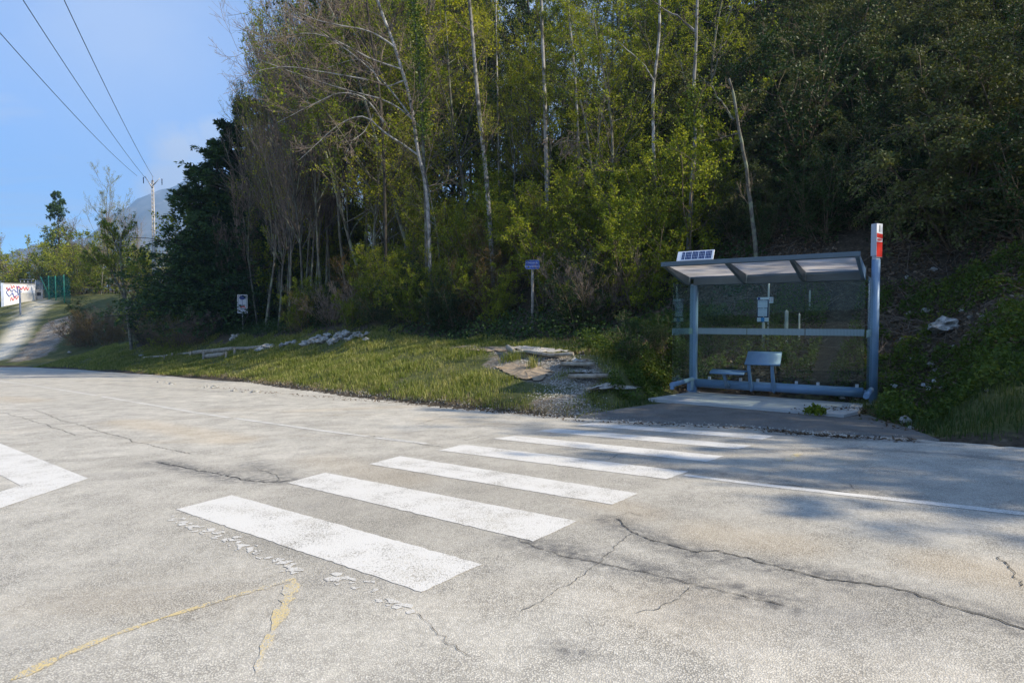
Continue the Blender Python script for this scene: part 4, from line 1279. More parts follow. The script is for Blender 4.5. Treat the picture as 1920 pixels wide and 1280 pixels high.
# ------------------------------------------------------------------ left: yews, verge tree, brown thicket, trees on the mound
def sized(key, name, px, base_y, top_y, label, cat, group=None, Y=None, variant=None, wide=1.0, lean=0.):
    hh = {'young': 9.2, 'youngy': 8.7, 'bush': 3.6, 'bushy': 3.3, 'bushd': 3.1, 'barebush': 4., 'conifer': 9., 'bare': 10., 'sprig': 8.8, 'dense': 10.5, 'rust': 3.1, 'arch': 2.4}[key]
    if Y is None: p = hit(px, base_y, 12)
    else:
        p = at(px, 600, Y); p[2] = float(ground_z(p[0], p[1]))
    top = CZ + (600 - top_y) / FPX * p[1]
    sc = (top - p[2]) / hh
    e = plant(key, name, p, label, cat, group, sc * wide, None, variant, sz=1 / wide, lean=lean)
    return e


YS = SIGN_Y[1]
for px, dy, ty, lab, wd in ((470, 6.0, 190, 'tallest dark yew at the left end of the wood, behind the others', 1.0), (446, 4.4, 232, 'tall dark yew just left of the tallest one', 1.25), (420, 4.0, 268, 'middle dark yew of the left end of the wood', 1.4),
                            (396, 4.0, 318, 'dark yew left of the white sign with its skirt over the grass', 1.35), (376, 5.2, 385, 'dark yew sloping down towards the verge tree', 1.15), 
                            (492, 4.6, 300, 'dark evergreen standing in deep shade right of the white sign', 1.6), (525, 5.0, 380, 'dark evergreen half hidden behind pale leafy sprays', 2.0)):
    sized('conifer', 'conifer', px, 0, ty, lab, 'tree', Y=YS + dy, wide=wd)
for k, (px, by, ty) in enumerate(((510, 6.2, 370), (550, 6.5, 400), (590, 6, 390), (540, 8, 330), (610, 7, 350), (575, 8, 330), (640, 7, 380))):
    sized('bushy' if k % 2 else 'bush', 'shrub', px, 0, ty, 'tall pale leaved shrub overhanging the dark hollow by the white sign', 'shrub', 'pale shrubs over the dark hollow', Y=YS + by - 2.5, wide=.9)
for k, (px, by, ty) in enumerate(((450, 3.4, 330), (480, 3.8, 300), (505, 5, 270), (432, 3.4, 390))):
    sized('barebush', 'shrub', px, 0, ty, 'bare brown twiggy bush rising in front of the yews', 'shrub', 'bare bushes before the yews', Y=YS + by, wide=.6)
g = np.random.default_rng(404)
for k in range(46):
    px = g.uniform(482, 790); ty = np.interp(px, [482, 500, 540, 600, 800], [120, 70, 25, -10, -60]) + g.uniform(-10, 110) * (px < 620) + g.uniform(-20, 30)
    Yk = g.uniform(33, 46)
    sized(('bare', 'bare', 'sprig', 'bare', 'bare')[k % 5] if px < 660 else ('bare', 'young', 'sprig', 'youngy', 'bare')[k % 5], 'bare_tree', px, 0, ty, 'tall bare twiggy tree closing the left flank of the wood against the sky', 'tree', 'tall bare trees on the left flank', Y=Yk, wide=g.uniform(.7, .95))

for k in range(26):
    px = g.uniform(700, 1000); Yk = g.uniform(38, 70)
    sized(('young', 'dense', 'youngy', 'dense', 'sprig')[k % 5], 'young_tree', px, 0, g.uniform(-160, 90), 'tall leafy tree filling the wood behind the white trunks', 'tree', 'tall trees behind the white trunks', Y=Yk, wide=g.uniform(.8, 1.1))
e = hero('tree', 'leaning dark verge tree with thin green crown at the left grass strip', 'tree', (247, 657), [(244, 630), (241, 610), (236, 570), (229, 520), (224, 470), (228, 440), (236, 425)], .12, M_bark, 120, twigs=16, leafn=8, ml=M_leaf, leaf=.10, ext=False, twl=.32, mt=M_twig,
         limbs=[([(236, 570), (222, 535), (208, 505), (200, 470), (195, 430)], .09), ([(238, 590), (252, 560), (264, 530), (270, 490)], .08), ([(229, 520), (212, 500), (190, 490), (170, 485)], .05), ([(243, 600), (262, 585), (285, 580)], .05), ([(224, 470), (210, 440), (190, 420)], .06)])
for k, (px, by, ty, key) in enumerate(((158, 652, 590, 'rust'), (150, 650, 585, 'barebush'), (178, 648, 572, 'rust'), (200, 650, 585, 'rust'), (165, 636, 565, 'bushd'), (208, 640, 575, 'barebush'), (268, 645, 575, 'bushd'), (285, 650, 560, 'barebush'), (310, 652, 565, 'barebush'),
                                    (330, 650, 555, 'bush'), (300, 640, 510, 'bush'), (262, 634, 545, 'bushd'), (190, 636, 560, 'barebush'), (345, 652, 565, 'barebush'), (365, 650, 572, 'barebush'), (232, 640, 598, 'rust'))):
    sized(key, 'shrub', px, by, ty, 'brown and olive thicket bush between the pale track and the yews', 'shrub', 'thicket left of the yews', wide=1.15)
for k, (px, Y, ty, key, lab, wd) in enumerate((
        (205, 99, 328, 'sprig', 'tallest sparse tree on the left skyline with an open golden green crown', .8),
        (190, 90, 400, 'bare', 'bare pinkish grey tree left of the tallest skyline tree', 1.),
        (118, 104, 362, 'conifer', 'dark spruce with a pointed tip on the left skyline', .75),
        (135, 100, 405, 'bare', 'bare reddish crown just right of the pointed spruce', 1.),
        (78, 98, 418, 'bushy', 'rounded yellow green tree on the mound left of the spruce', 1.1),
        (45, 100, 455, 'bare', 'multi stemmed bare tree standing behind the graffiti wall', 1.),
        (8, 104, 440, 'bare', 'thin bare tree at the extreme left edge of the view', .9),
        (20, 98, 490, 'bush', 'round green bush behind the left end of the graffiti wall', 1.1),
        (55, 97, 490, 'bushy', 'yellow green bush behind the steel railing on the mound', 1.1),
        (150, 92, 470, 'bushy', 'bright yellow green bush behind the green mesh fence', 1.0),
        (165, 94, 455, 'bare', 'bare greyish tree in front of the yellow green bush on the mound', 1.),
        (185, 92, 470, 'bush', 'olive green bush left of the leaning verge tree', 1.2),
        (262, 98, 395, 'bare', 'bare reddish brown tree between the leaning verge tree and the power pole', .7),
        (238, 97, 405, 'bare', 'bare grey tree right above the leaning verge tree', .8),
        (285, 96, 480, 'sprig', 'pale green sparse tree at the foot of the power pole', 1.1),
        (310, 96, 455, 'sprig', 'sparse tree right of the power pole before the mountain', 1.1),
        (330, 92, 440, 'bare', 'bare tree touching the dark yews before the mountain', 1.),
        (100, 90, 500, 'bushd', 'dark green bush behind the green mesh fence on its left', 1.2),
        (120, 95, 440, 'bushy', 'pale olive tree below the pointed spruce', 1.1),
        (150, 99, 430, 'bush', 'green tree between the pointed spruce and the tallest skyline tree', 1.1),
        (215, 97, 425, 'bushy', 'bright green tree directly behind the leaning verge tree', 1.0),
        (255, 99, 455, 'bush', 'leafy green tree left of the power pole foot', 1.1),
        (300, 99, 470, 'bushy', 'leafy yellow green tree hiding the foot of the power pole', 1.1),
        (335, 96, 480, 'bush', 'leafy green tree squeezed between power pole and yews', 1.1),
        (30, 101, 475, 'bush', 'leafy green tree left behind the graffiti wall', 1.1),
        (225, 90, 490, 'sprig', 'low sparse green tree behind the leaning verge tree', 1.2),
        (250, 90, 510, 'barebush', 'bare brown bush low behind the leaning verge tree', 1.2))):
    isb = ' bush ' in lab + ' '
    sized(key, 'shrub' if isb else 'tree', px, 0, ty, lab, 'shrub' if isb else 'tree', Y=Y, wide=wd)

# graffiti wall, railing, mesh fence and posts on the mound
pA, pB = hit(8, 574, 40), hit(66, 556, 40)
Yw = pA[1]
pB = at(66, 556, Yw + 2.0)
topA = at(8, 532, Yw)[2]; topB = at(66, 535, Yw + 2.0)[2]
gw = empty('graffiti_wall', pA, 'white concrete wall with red and blue graffiti on the grassy mound', 'wall')
d_ = (pB - pA)[:2]; Lw = np.linalg.norm(d_); ang = math.atan2(d_[1], d_[0]); Mw = Matrix.Rotation(ang, 4, 'Z')
zt_ = topA - pA[2]
mb = MB(); mb.box((0, 0, -2), (Lw, .45, zt_), Mw); wall = mb.build('wall', simple('white_wall_paint', (.78, .77, .76), .8, 0, .06, 1.2), gw)
mb = MB(); mb.box((Lw * .52, -.02, -2), (Lw + .03, -.003, zt_ * .62), Mw); mb.build('grey_panel', simple('bare_concrete', (.5, .48, .44), .9, 0, .15, 1.5), gw)
mb = MB(); mb.box((-.05, -.05, zt_), (Lw + .05, .5, zt_ + .12), Mw); mb.build('coping', M_concrete, gw)
mb = MB(); mb.box((-.32, -.1, -2), (-.003, .5, zt_ + .12), Mw); mb.build('corner_pillar', simple('bluish_render', (.42, .48, .6), .8, 0, .1, 1.5), gw)
gr_ = np.random.default_rng(8)
def scrawl(name, pts, wd, m):
    P = [Mw @ Vector((x * Lw, -.03, z * zt_)) for x, z in pts]
    MB().tube(P, wd, 6).build(name, m, gw)
M_spr = simple('red_spray', (.72, .10, .10), .7, 0, .1); M_spb = simple('blue_spray', (.10, .14, .40), .7, 0, .1)
for cx, cz in ((.2, .62), (.36, .58), (.50, .74)):
    pts = [(cx + .09 * math.cos(a) * (1 + .3 * math.sin(2 * a + cx * 9)), cz + .14 * math.sin(a) * (1 + .4 * math.cos(3 * a))) for a in np.linspace(.6, 6.0, 22)]
    scrawl('graffiti_stroke', pts, .05, M_spb)
for k, (x0, z0) in enumerate(((.08, .8), (.22, .9), (.4, .88), (.55, .86), (.66, .84), (.2, .36), (.33, .42))):
    pts = [(x0 + u * .13, z0 - .03 + .09 * math.sin(u * 9 + k) * (1 - .3 * u)) for u in np.linspace(0, 1, 12)]
    scrawl('graffiti_stroke', pts, .04, M_spr)
# concrete block with steel gate
pg = at(73, 556, Yw + 2.5); zg = at(73, 543, Yw + 2.5)[2] - pg[2]
sg = empty('steel_gate', pg, 'small grey steel grid gate on a concrete block right of the graffiti wall', 'gate')
kx = (Yw + 2.5) / FPX
mb = MB(); mb.box((-6.5 * kx, 0, -2), (7 * kx, .8, zg)); mb.build('concrete_block', M_concrete, sg)
mb = MB()
for x in np.linspace(-6 * kx, 6 * kx, 6): mb.box((x - .05, .1, zg), (x + .05, .18, zg + 17 * kx))
for z in np.linspace(zg + .1, zg + 17 * kx, 5): mb.box((-6 * kx, .19, z - .05), (6 * kx, .24, z + .05))
mb.build('grid', M_steel, sg)
mb = MB(); mb.box((-3 * kx, -.03, zg - 11 * kx), (4 * kx, -.002, zg - 5 * kx)); mb.build('opening_shade_plate', M_black, sg)  # black plate, its colour stands for the shade inside an opening
pr = at(52, 535, Yw + 5); er = empty('railing', pr, 'long low steel railing behind the top of the graffiti wall', 'railing')
hr = at(52, 524, Yw + 5)[2] - pr[2]; xl, xr = at(38, 535, Yw + 5)[0] - pr[0], at(66, 535, Yw + 5)[0] - pr[0]
zb = float(ground_z(pr[0], pr[1])) - pr[2]
mb = MB()
for z in (hr, hr * .5, .1): mb.tube([(xl, 0, z), (xr, 0, z)], .05, 6)
mb.build('rails', M_steel, er)
for x in np.linspace(xl, xr, 5): MB().tube([(x, .06, min(zb, -.5)), (x, .06, hr)], .05, 6).build('post', M_steel, er)
pf0, pf1 = at(80, 547, Yw + 3), at(132, 545, Yw - 3)
ef = empty('mesh_fence', pf0, 'green mesh fence with slanted brace on top of the mound', 'fence')
def meshmat():
    m, nt = newmat('green_net'); q = N(nt)
    tr = q.n('ShaderNodeBsdfTransparent').outputs[0]; df = q.n('ShaderNodeBsdfDiffuse', ins={'Color': (.015, .12, .085)}).outputs[0]
    q.out(q.n('ShaderNodeMixShader', ins={0: .62, 1: tr, 2: df}).outputs[0]); return m
M_net = meshmat(); M_gpost = simple('green_post', (.03, .2, .14), .5)
V = []; top = []
for u, ty in ((0, 521), (.25, 518), (.5, 518), (.8, 516), (1, 522)):
    p = pf0 * (1 - u) + pf1 * u; top.append((p, at(80 + 52 * u, ty, p[1])[2]))
for (p, z), (p2, z2) in zip(top[:-1], top[1:]):
    g0, g1 = min(float(ground_z(*p[:2])), p[2]) - .3, min(float(ground_z(*p2[:2])), p2[2]) - .3
    a, b_ = p - pf0, p2 - pf0
    MB().add([(a[0], a[1], g0 - pf0[2]), (b_[0], b_[1], g1 - pf0[2]), (b_[0], b_[1], z2 - pf0[2]), (a[0], a[1], z - pf0[2])], [(0, 1, 2, 3)]).build('net', M_net, ef)
    MB().tube([(a[0], a[1] - .06, g0 - pf0[2]), (a[0], a[1] - .06, z - pf0[2] + .05)], .07, 8).build('post', M_gpost, ef)
a = top[1][0] - pf0
MB().tube([(a[0] + .2, a[1] - .3, -.6), (a[0] - 1.0, a[1] - .3, top[1][1] - pf0[2] - .1)], .06, 8).build('brace', M_gpost, ef)
for (px, by, ty, rr, lab) in ((38.5, 590, 543, .11, 'blue grey steel post standing in front of the graffiti wall'), (63, 557, 534, .06, 'slim leaning grey post at the right end of the graffiti wall')):
    p = hit(px, by, 40); e = empty('post', p, lab, 'post'); h_ = at(px, ty, p[1])[2] - p[2]
    MB().tube([(0, 0, -.4), (-.03 if rr > .1 else -.3, 0, h_)], rr, 10).build('shaft', simple('post_paint', (.2, .24, .33), .5), e)
    MB().tube([(-.03 if rr > .1 else -.3, 0, h_), (-.03 if rr > .1 else -.3, 0, h_ + .06)], rr * 1.15, 10).build('cap', M_steel, e)

# power pole and its three wires
Yp = 78.
pb = at(291, 600, Yp); pb[2] = float(ground_z(pb[0], pb[1])); ep = empty('power_pole', pb, 'tall pale concrete power pole with short cross arms before the mountain', 'power pole')
hp_ = at(288, 338, Yp)[2] - pb[2]; lean = at(286, 338, Yp)[0] - pb[0]
n = 14; mb = MB()
for k in range(n):  # ladder pole: two flanges and the webs between the holes
    pass
def pp(t, dx=0., dy=0.): return (lean * t + dx * (1 - .45 * t), dy * (1 - .45 * t), hp_ * t)
for sgn in (-1, 1): mb.tube([pp(-.02, sgn * .2, 0), pp(.5, sgn * .2, 0), pp(1, sgn * .2, 0)], [.10, .08, .06], 4)
for t in np.linspace(.0, .98, 30):
    c = np.array(pp(t)); w_ = .2 * (1 - .45 * t)
    mb.box((c[0] - w_, -.06, c[2] - .13), (c[0] + w_, .06, c[2] + .13))
mb.build('shaft', M_concrete, ep)
tip = np.array(pp(1))
arms = [(-13.0, -4.), (14.0, 4.), (0., 3.)]
kp = Yp / FPX
ins = []
MB().tube([tip + [0, 0, -1.0], tip + [-14 * kp, 0, 7 * kp]], [.10, .05], 6).build('cross_arm', M_steel, ep)
MB().tube([tip + [0, 0, -.7], tip + [14 * kp, 0, 4 * kp]], [.08, .04], 6).build('cross_arm', M_steel, ep)
MB().tube([tip + [0, 0, -.3], tip + [0, 0, 8 * kp]], [.06, .03], 6).build('top_pin', M_steel, ep)
for sx_, dz in ((-14, 7), (14, 4)):
    a = tip + [sx_ * kp * (1.2 if sx_ < 0 else 1.25), 0, dz * kp]
    MB().tube([a + [0, 0, -.1], a + [0, 0, -.9]], [.07, .05], 6).build('insulator', M_navy, ep)
M_wire = simple('wire_metal', (.05, .06, .08), .4, .6)
for (p0, q0, q1, lab) in (((272, 333), (43, 0), (-60, -150), 'middle overhead wire running from the pole to the upper left'), ((287, 332), (120, 0), (60, -160), 'steepest overhead wire, rightmost of the three'), ((257, 330), (0, 62), (-60, 0), 'lowest overhead wire, leaving the view at the left edge')):
    A = at(*p0, Yp); B = at(*q0, 30.); 
    P = []
    for u in np.linspace(0, 1.45, 40):
        p = A + (B - A) * u; P.append(p + UP * (-(u * (1.0 - u)) * 1.6))
    o = MB().tube(P, .022, 5).build('overhead_wire', M_wire); tag(o, lab, 'wire')

# ------------------------------------------------------------------ rocks, logs, steps, stones
def rock_mesh(seed, sub=3):
    import bmesh
    bm = bmesh.new(); bmesh.ops.create_icosphere(bm, subdivisions=sub, radius=1.0)
    for v in bm.verts:
        n_ = v.co.normalized(); s0 = seed * 7.3
        a = mnoise.fractal(n_ * 1.3 + Vector((s0, 0, 0)), 1, 2, 4) * .45
        b = mnoise.fractal(n_ * 3.5 + Vector((s0, 3, 0)), 1, 2, 3) * .09
        v.co = n_ * (.85 + a + b); v.co.z *= .72
    me = bpy.data.meshes.new('rock'); bm.to_mesh(me); bm.free(); me.materials.append(M_rock); return me
RK = [rock_mesh(s) for s in range(6)]
def rock(px, py, wpx, hpx, label, group=None, k=0, cat='rock', name='rock', y0=8):
    p = hit(px, py, y0); u = p[1] / FPX
    o = link(name, RK[k % 6], None, p + UP * hpx * u * .25, (rng.uniform(-.2, .2), rng.uniform(-.2, .2), rng.uniform(0, 6.28)))
    o.scale = (wpx * u * .52, wpx * u * .45, hpx * u * .72)
    return tag(o, label, cat, group)
g = np.random.default_rng(77)
for k, (px, py, w_, h_) in enumerate(((498, 655, 44, 13), (528, 650, 14, 9), (540, 648, 18, 10), (552, 645, 12, 10), (572, 648, 26, 13), (590, 645, 30, 15), (604, 642, 26, 14), (597, 637, 20, 12), (615, 633, 22, 11), (626, 641, 24, 13), (640, 637, 20, 12), (634, 630, 18, 10), (650, 631, 26, 14), (664, 634, 18, 10),
                                      (672, 629, 24, 10), (655, 641, 22, 11), (688, 640, 16, 11), (690, 628, 14, 8), (620, 648, 16, 9), (646, 626, 14, 9), (678, 634, 20, 10))):
    rock(px, py, w_, h_, 'pale limestone rock in the row edging the grass bank beside the path', 'rocks edging the bank', k)
for k, (px, py, w_, h_) in enumerate(((322, 722, 12, 8), (310, 720, 7, 6), (298, 718, 7, 6), (388, 729, 12, 9), (403, 729, 16, 10), (478, 738, 24, 9), (440, 735, 14, 7), (455, 737, 14, 6), (515, 743, 12, 5), (395, 700, 16, 6))):
    rock(px, py, w_, h_, 'small pale stone lying at the road edge below the grass bank', 'stones at the road edge', k)
rock(1770, 618, 68, 30, 'large pale boulder on the bank right of the shelter', None, 1)
rock(1736, 590, 18, 13, 'brownish stone just above the large boulder', None, 2)
rock(1698, 796, 26, 22, 'rounded yellowish stone at the right end of the lay-by', None, 3)
rock(1708, 806, 12, 10, 'small white stone against the yellowish stone at the lay-by', None, 4)
rock(1705, 590, 12, 9, 'small grey stone left of the large boulder', None, 5)
rock(1580, 752, 16, 7, 'flat grey stone under the right end of the shelter tube', None, 0)
rock(1346, 592, 24, 14, 'pale angular rock on the bank seen through the left shelter glass', None, 2)
for k, (px, py, w_, h_) in enumerate(((1745, 690, 18, 12), (1755, 700, 14, 8), (1722, 680, 10, 8), (1706, 678, 9, 9), (1820, 597, 12, 8), (1842, 598, 12, 9), (1840, 620, 10, 6), (1804, 588, 12, 8), (1846, 528, 14, 12), (1700, 525, 8, 8), (1890, 705, 10, 8), (1765, 730, 12, 6), (1860, 690, 14, 6), (1750, 508, 14, 8), (1690, 640, 8, 6), (1790, 650, 10, 5), (1850, 745, 8, 6))):
    rock(px, py, w_, h_, 'small pale stone scattered on the bank right of the shelter', 'stones on the right bank', k)
for k, (px, py, w_, h_) in enumerate(((437, 640, 12, 12), (446, 634, 22, 8), (455, 628, 14, 6), (265, 668, 10, 5), (130, 662, 8, 5))):
    rock(px, py, w_, h_, 'pale stone in the grass below the white sign', 'stones below the white sign', k)

def log(pts, rad_px, label, cat='log', name='log', group=None, m=M_log, lift=.6, y0=8):
    P = [hit(px, py, y0) for px, py in pts]; u = P[0][1] / FPX; r = rad_px * u
    o_ = P[0]
    q_ = [p - o_ + UP * (r * lift + (.10 if name == 'step_log' else 0)) for p in P]
    mid = []
    for a, b in zip(q_[:-1], q_[1:]):
        for k in range(5): mid.append(a + (b - a) * k / 5 + rng.normal(0, r * .05, 3))
    mid.append(q_[-1])
    o = MB().tube(mid, r, 10).build(name, m, None, loc=o_)
    return tag(o, label, cat, group)
log([(270, 673), (310, 670)], 2.2, 'thin grey edging log at the far left end of the log line')
log([(312, 669), (360, 664)], 2.4, 'grey edging log second from the left in the log line')
log([(362, 664), (440, 658)], 4.2, 'thick pale edging log in the middle of the bank')
log([(440, 658), (490, 655)], 3.6, 'pale edging log running into the first limestone rock')
log([(384, 672), (424, 668)], 4.5, 'short brown retaining log below the thick edging log', lift=.8)
for k, (px, by, ty, w_) in enumerate(((382, 674, 657, 3), (424, 672, 659, 2.4), (440, 664, 652, 2.6), (357, 667, 659, 2), (323, 671, 663, 2), (308, 673, 666, 2))):
    p = hit(px, by); u = p[1] / FPX
    e = empty('stake', p, 'short wooden stake holding the edging logs of the bank', 'stake', 'stakes of the log edging')
    MB().tube([(0, 0, -.3), (0, 0, (by - ty) * u)], [w_ * u * .9, w_ * u * .8], 8).build('shaft', M_log, e)
log([(960, 672), (985, 668), (1030, 676), (1075, 674)], 3.2, 'pale round log forming the top edge of the path steps', 'step log', 'step_log')
log([(952, 660), (965, 671)], 4.5, 'short thick log lying along the left side of the top step', 'step log', 'step_log')
log([(1052, 694), (1114, 695)], 3.8, 'weathered log edging the second step up from the lay-by', 'step log', 'step_log')
log([(1066, 718), (1140, 717)], 4.2, 'weathered log edging the first wide step above the lay-by', 'step log', 'step_log')
log([(1100, 742), (1170, 738)], 3.0, 'half buried log at the edge of the lay-by asphalt', 'step log', 'step_log')

def tread(poly, lift, seed):
    g = np.random.default_rng(seed); P = []
    for a, b in zip(poly, poly[1:] + poly[:1]):
        n = max(2, int(math.hypot(b[0] - a[0], (b[1] - a[1]) * 3) / 6))
        for k in range(n): P.append((a[0] + (b[0] - a[0]) * k / n + g.normal(0, 2.4), a[1] + (b[1] - a[1]) * k / n + g.normal(0, .9)))
    W = np.array([hit(*q_) for q_ in P]); c = W.mean(0)
    ys_ = np.array([q_[1] for q_ in P]); fr_ = (ys_ - ys_.min()) / (np.ptp(ys_) + 1e-6)
    R_ = [W, c + (W - c) * .66, c + (W - c) * .33]
    V = []
    for k, r in enumerate(R_):
        z = ground_z(r[:, 0], r[:, 1]) + lift * (.25 + .75 * fr_ * (1, .66, .33)[k] + .75 * .5 * (0, .34, .67)[k]) + g.normal(0, .006, len(r)); V.append(np.column_stack([r[:, :2], z]))
    V = np.concatenate(V + [np.array([[c[0], c[1], float(ground_z(c[0], c[1])) + lift]])]); n = len(W); i = np.arange(n); j_ = (i + 1) % n
    F4 = np.concatenate([np.stack([i + k * n, j_ + k * n, j_ + (k + 1) * n, i + (k + 1) * n], -1) for k in (0, 1)])
    F3 = np.stack([i + 2 * n, j_ + 2 * n, np.full(n, 3 * n)], -1)
    tag(link('path_step', mesh_np('path_step', V, [F4[:, ::-1], F3[:, ::-1]], [M_tread])), kind='structure')
M_tread = simple('gravel_tread', (.40, .375, .33), .95, 0, .5, 26, .1, .8)
M_dirt = simple('trodden_dirt', (.27, .215, .155), .95, 0, .35, 9, .1, .8)
tread([(950, 656), (985, 651), (1030, 660), (1072, 671), (1030, 674), (985, 668)], .17, 1)
tread([(1046, 690), (1050, 683), (1085, 684), (1114, 691), (1090, 694)], .20, 2)
tread([(1062, 716), (1070, 706), (1110, 707), (1140, 714), (1100, 717)], .20, 3)
tread([(1104, 741), (1120, 730), (1165, 731), (1205, 737), (1170, 740)], .12, 4)
M_tread = M_dirt
tread([(930, 690), (960, 680), (1005, 688), (1040, 700), (1010, 716), (975, 712), (950, 700)], .03, 6)
tread([(830, 652), (870, 646), (930, 652), (950, 660), (900, 660)], .03, 7)

# ------------------------------------------------------------------ grass, weeds, litter, undergrowth
def blades(g, X, Y, h, w_, lean=.45):
    n = len(X); Z = ground_z(X, Y)
    a = g.uniform(0, 6.28, n); d = np.stack([np.cos(a), np.sin(a), 0 * a], -1); s = np.stack([-np.sin(a), np.cos(a), 0 * a], -1)
    hh = (h * g.uniform(.5, 1.4, n))[:, None]; ww = (w_ * g.uniform(.7, 1.3, n))[:, None]; ln = (lean * g.uniform(.2, 1.4, n))[:, None]
    B = np.stack([X, Y, Z - .02], -1)
    m = B + UP * hh * .6 + d * hh * ln * .3; t = B + UP * hh * (1 - .25 * ln) + d * hh * ln
    V = np.stack([B - s * ww / 2, B + s * ww / 2, m + s * ww * .4, m - s * ww * .4, t], 1).reshape(-1, 3)
    i = np.arange(n) * 5
    return V, np.stack([i, i + 1, i + 2, i + 3], -1), np.stack([i + 3, i + 2, i + 4], -1)


def strip_points(g, n, s0, s1, t0, t1):
    s = g.uniform(s0, s1, n); t = t0 + (t1 - t0) * g.uniform(0, 1, n)
    i = np.clip(np.searchsorted(ARC, s, side='right') - 1, 0, len(EDGE) - 2)
    u = (s - ARC[i]) / SEGL[i]
    P = EDGE[i] + (EDGE[i + 1] - EDGE[i]) * u[:, None]
    d = (EDGE[i + 1] - EDGE[i]) / SEGL[i][:, None]
    nn = np.stack([-d[:, 1], d[:, 0]], -1)
    return P + nn * t[:, None], s, t


g = np.random.default_rng(88)
P, s, t = strip_points(g, 330000, ARC[2] + 3, ARC[14], .0, 6.2)
fs, tt, ar = st(P[:, 0], P[:, 1])
dens = np.clip(1.4 - np.hypot(P[:, 0], P[:, 1]) / 60, .35, 1)
patch = wob(P[:, 0], P[:, 1], 1.1) + wob(P[:, 0] + 9, P[:, 1], .35) * .6
rag = .03 + .07 * (wob(P[:, 0], P[:, 1], .8) + 1)
pm = np.minimum(seg_dist(P[:, 0], P[:, 1], PATH1), seg_dist(P[:, 0], P[:, 1], PATH1B))
lay = (ar > LAYBY_S[0]) & (ar < LAYBY_S[1] + .25) & (tt < layby_depth(ar) + .06)
rel = P - SH0[:2]; lx, ly = rel @ A2, rel @ B2
onsl = (lx > -.42) & (lx < 3.12) & (ly > -1.6) & (ly < .12)
wt = np.interp(fs, [0, 2, 3, 5, 8, 9, 10, 13, 17], [6, 6, 4.2, 5.0, 5.2, 4.6, 3.4, 4.2, 4.2])
keep = (tt > rag) & (g.uniform(size=len(s)) < dens) & (pm > .50 + .22 * patch) & ~lay & ~onsl & (tt < wt + .8 * patch) & (g.uniform(size=len(s)) < np.clip(.72 + .8 * patch, .08, 1))
P = P[keep]; pt = patch[keep]; tk = tt[keep]; fk = fs[keep]
hgt = np.clip(.13 + .08 * pt, .05, .3) * np.interp(fk, [0, 4, 6, 9, 12.5, 13.2], [1.2, 1.1, 1.0, .8, .8, .95])
bw = np.interp(np.hypot(P[:, 0], P[:, 1]), [8, 20, 50], [.010, .017, .035])
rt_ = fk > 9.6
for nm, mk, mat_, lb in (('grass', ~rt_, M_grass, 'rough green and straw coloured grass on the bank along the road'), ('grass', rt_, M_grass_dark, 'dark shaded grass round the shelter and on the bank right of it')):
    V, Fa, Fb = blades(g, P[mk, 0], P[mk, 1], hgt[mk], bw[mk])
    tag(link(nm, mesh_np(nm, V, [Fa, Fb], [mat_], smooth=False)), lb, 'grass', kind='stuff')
Pq, sq, tq = strip_points(g, 16000, ARC[4], ARC[9] + .3, .02, .6)
kq = g.uniform(size=16000) < np.clip(.5 + .8 * wob(Pq[:, 0], Pq[:, 1], .5), 0, 1) * np.clip(1.2 - tq / .5, .1, 1)
Pq = Pq[kq]; V, Fa, Fb = blades(g, Pq[:, 0], Pq[:, 1], np.full(len(Pq), .09), np.interp(np.hypot(Pq[:, 0], Pq[:, 1]), [8, 20, 50], [.009, .015, .03]), 1.3)
tag(link('dry_grass', mesh_np('dry_grass', V, [Fa, Fb], [M_straw], smooth=False)), 'dead straw coloured grass along the crumbling road edge', 'dry grass', kind='stuff')
# mound grass, short and far
# tufts on slab edge and steps
def tuft(px, py, n, h, rad, label, name='weed_tuft', m=M_grass):
    p = hit(px, py, 5); X = p[0] + g.normal(0, rad, n); Y = p[1] + g.normal(0, rad, n)
    V, Fa, Fb = blades(g, X, Y, np.full(n, h), .010, .9)
    V[:, :] -= p
    o = link(name, mesh_np(name, V, [Fa, Fb], [m], smooth=False), None, p); return tag(o, label, 'weed')
pw = at(1528, 776, 1.47 * FPX / 176); 
e = empty('weed', (pw[0], pw[1], SH0[2] - .02), 'bushy green weed growing from the front edge of the slab', 'weed')
n = 420; a = g.uniform(0, 6.28, n); rr = np.sqrt(g.uniform(0, 1, n)) * .15
pos = np.stack([np.cos(a) * rr * 1.1, np.sin(a) * rr * .8, .02 + (.14 - rr * .55) * g.uniform(.2, 1.1, n)], -1)
link('foliage', mesh_np('foliage', *leaves(g, pos, .05, .032, .7), [M_leaf], smooth=False), e)
P0, R0 = np.zeros((9, 4, 3)), np.full((9, 4), .003)
for k in range(9):
    a = g.uniform(0, 6.28); P0[k] = [(math.cos(a) * .1 * u, math.sin(a) * .08 * u, .11 * u) for u in (0, .4, .7, 1)]
link('stems', mesh_np('stems', *tubes(P0, R0, 4), [M_leafdark]), e)
for k, (px, py, n_, h_, rad, lab) in enumerate(((960, 675, 240, .26, .14, 'dark green grass tuft left of the top path step'), (1000, 690, 120, .3, .06, 'dry upright grass tuft below the top step log'), (1065, 705, 200, .12, .16, 'low grass tuft between the path steps'),
                                              (1090, 765, 420, .07, .3, 'flat weedy patch at the foot of the path steps'), (1110, 752, 200, .1, .14, 'small dark weed clump beside the half buried log'), (1640, 762, 260, .16, .14, 'grass tuft at the foot of the thick shelter post'))):
    tuft(px, py, n_, h_, rad, lab)
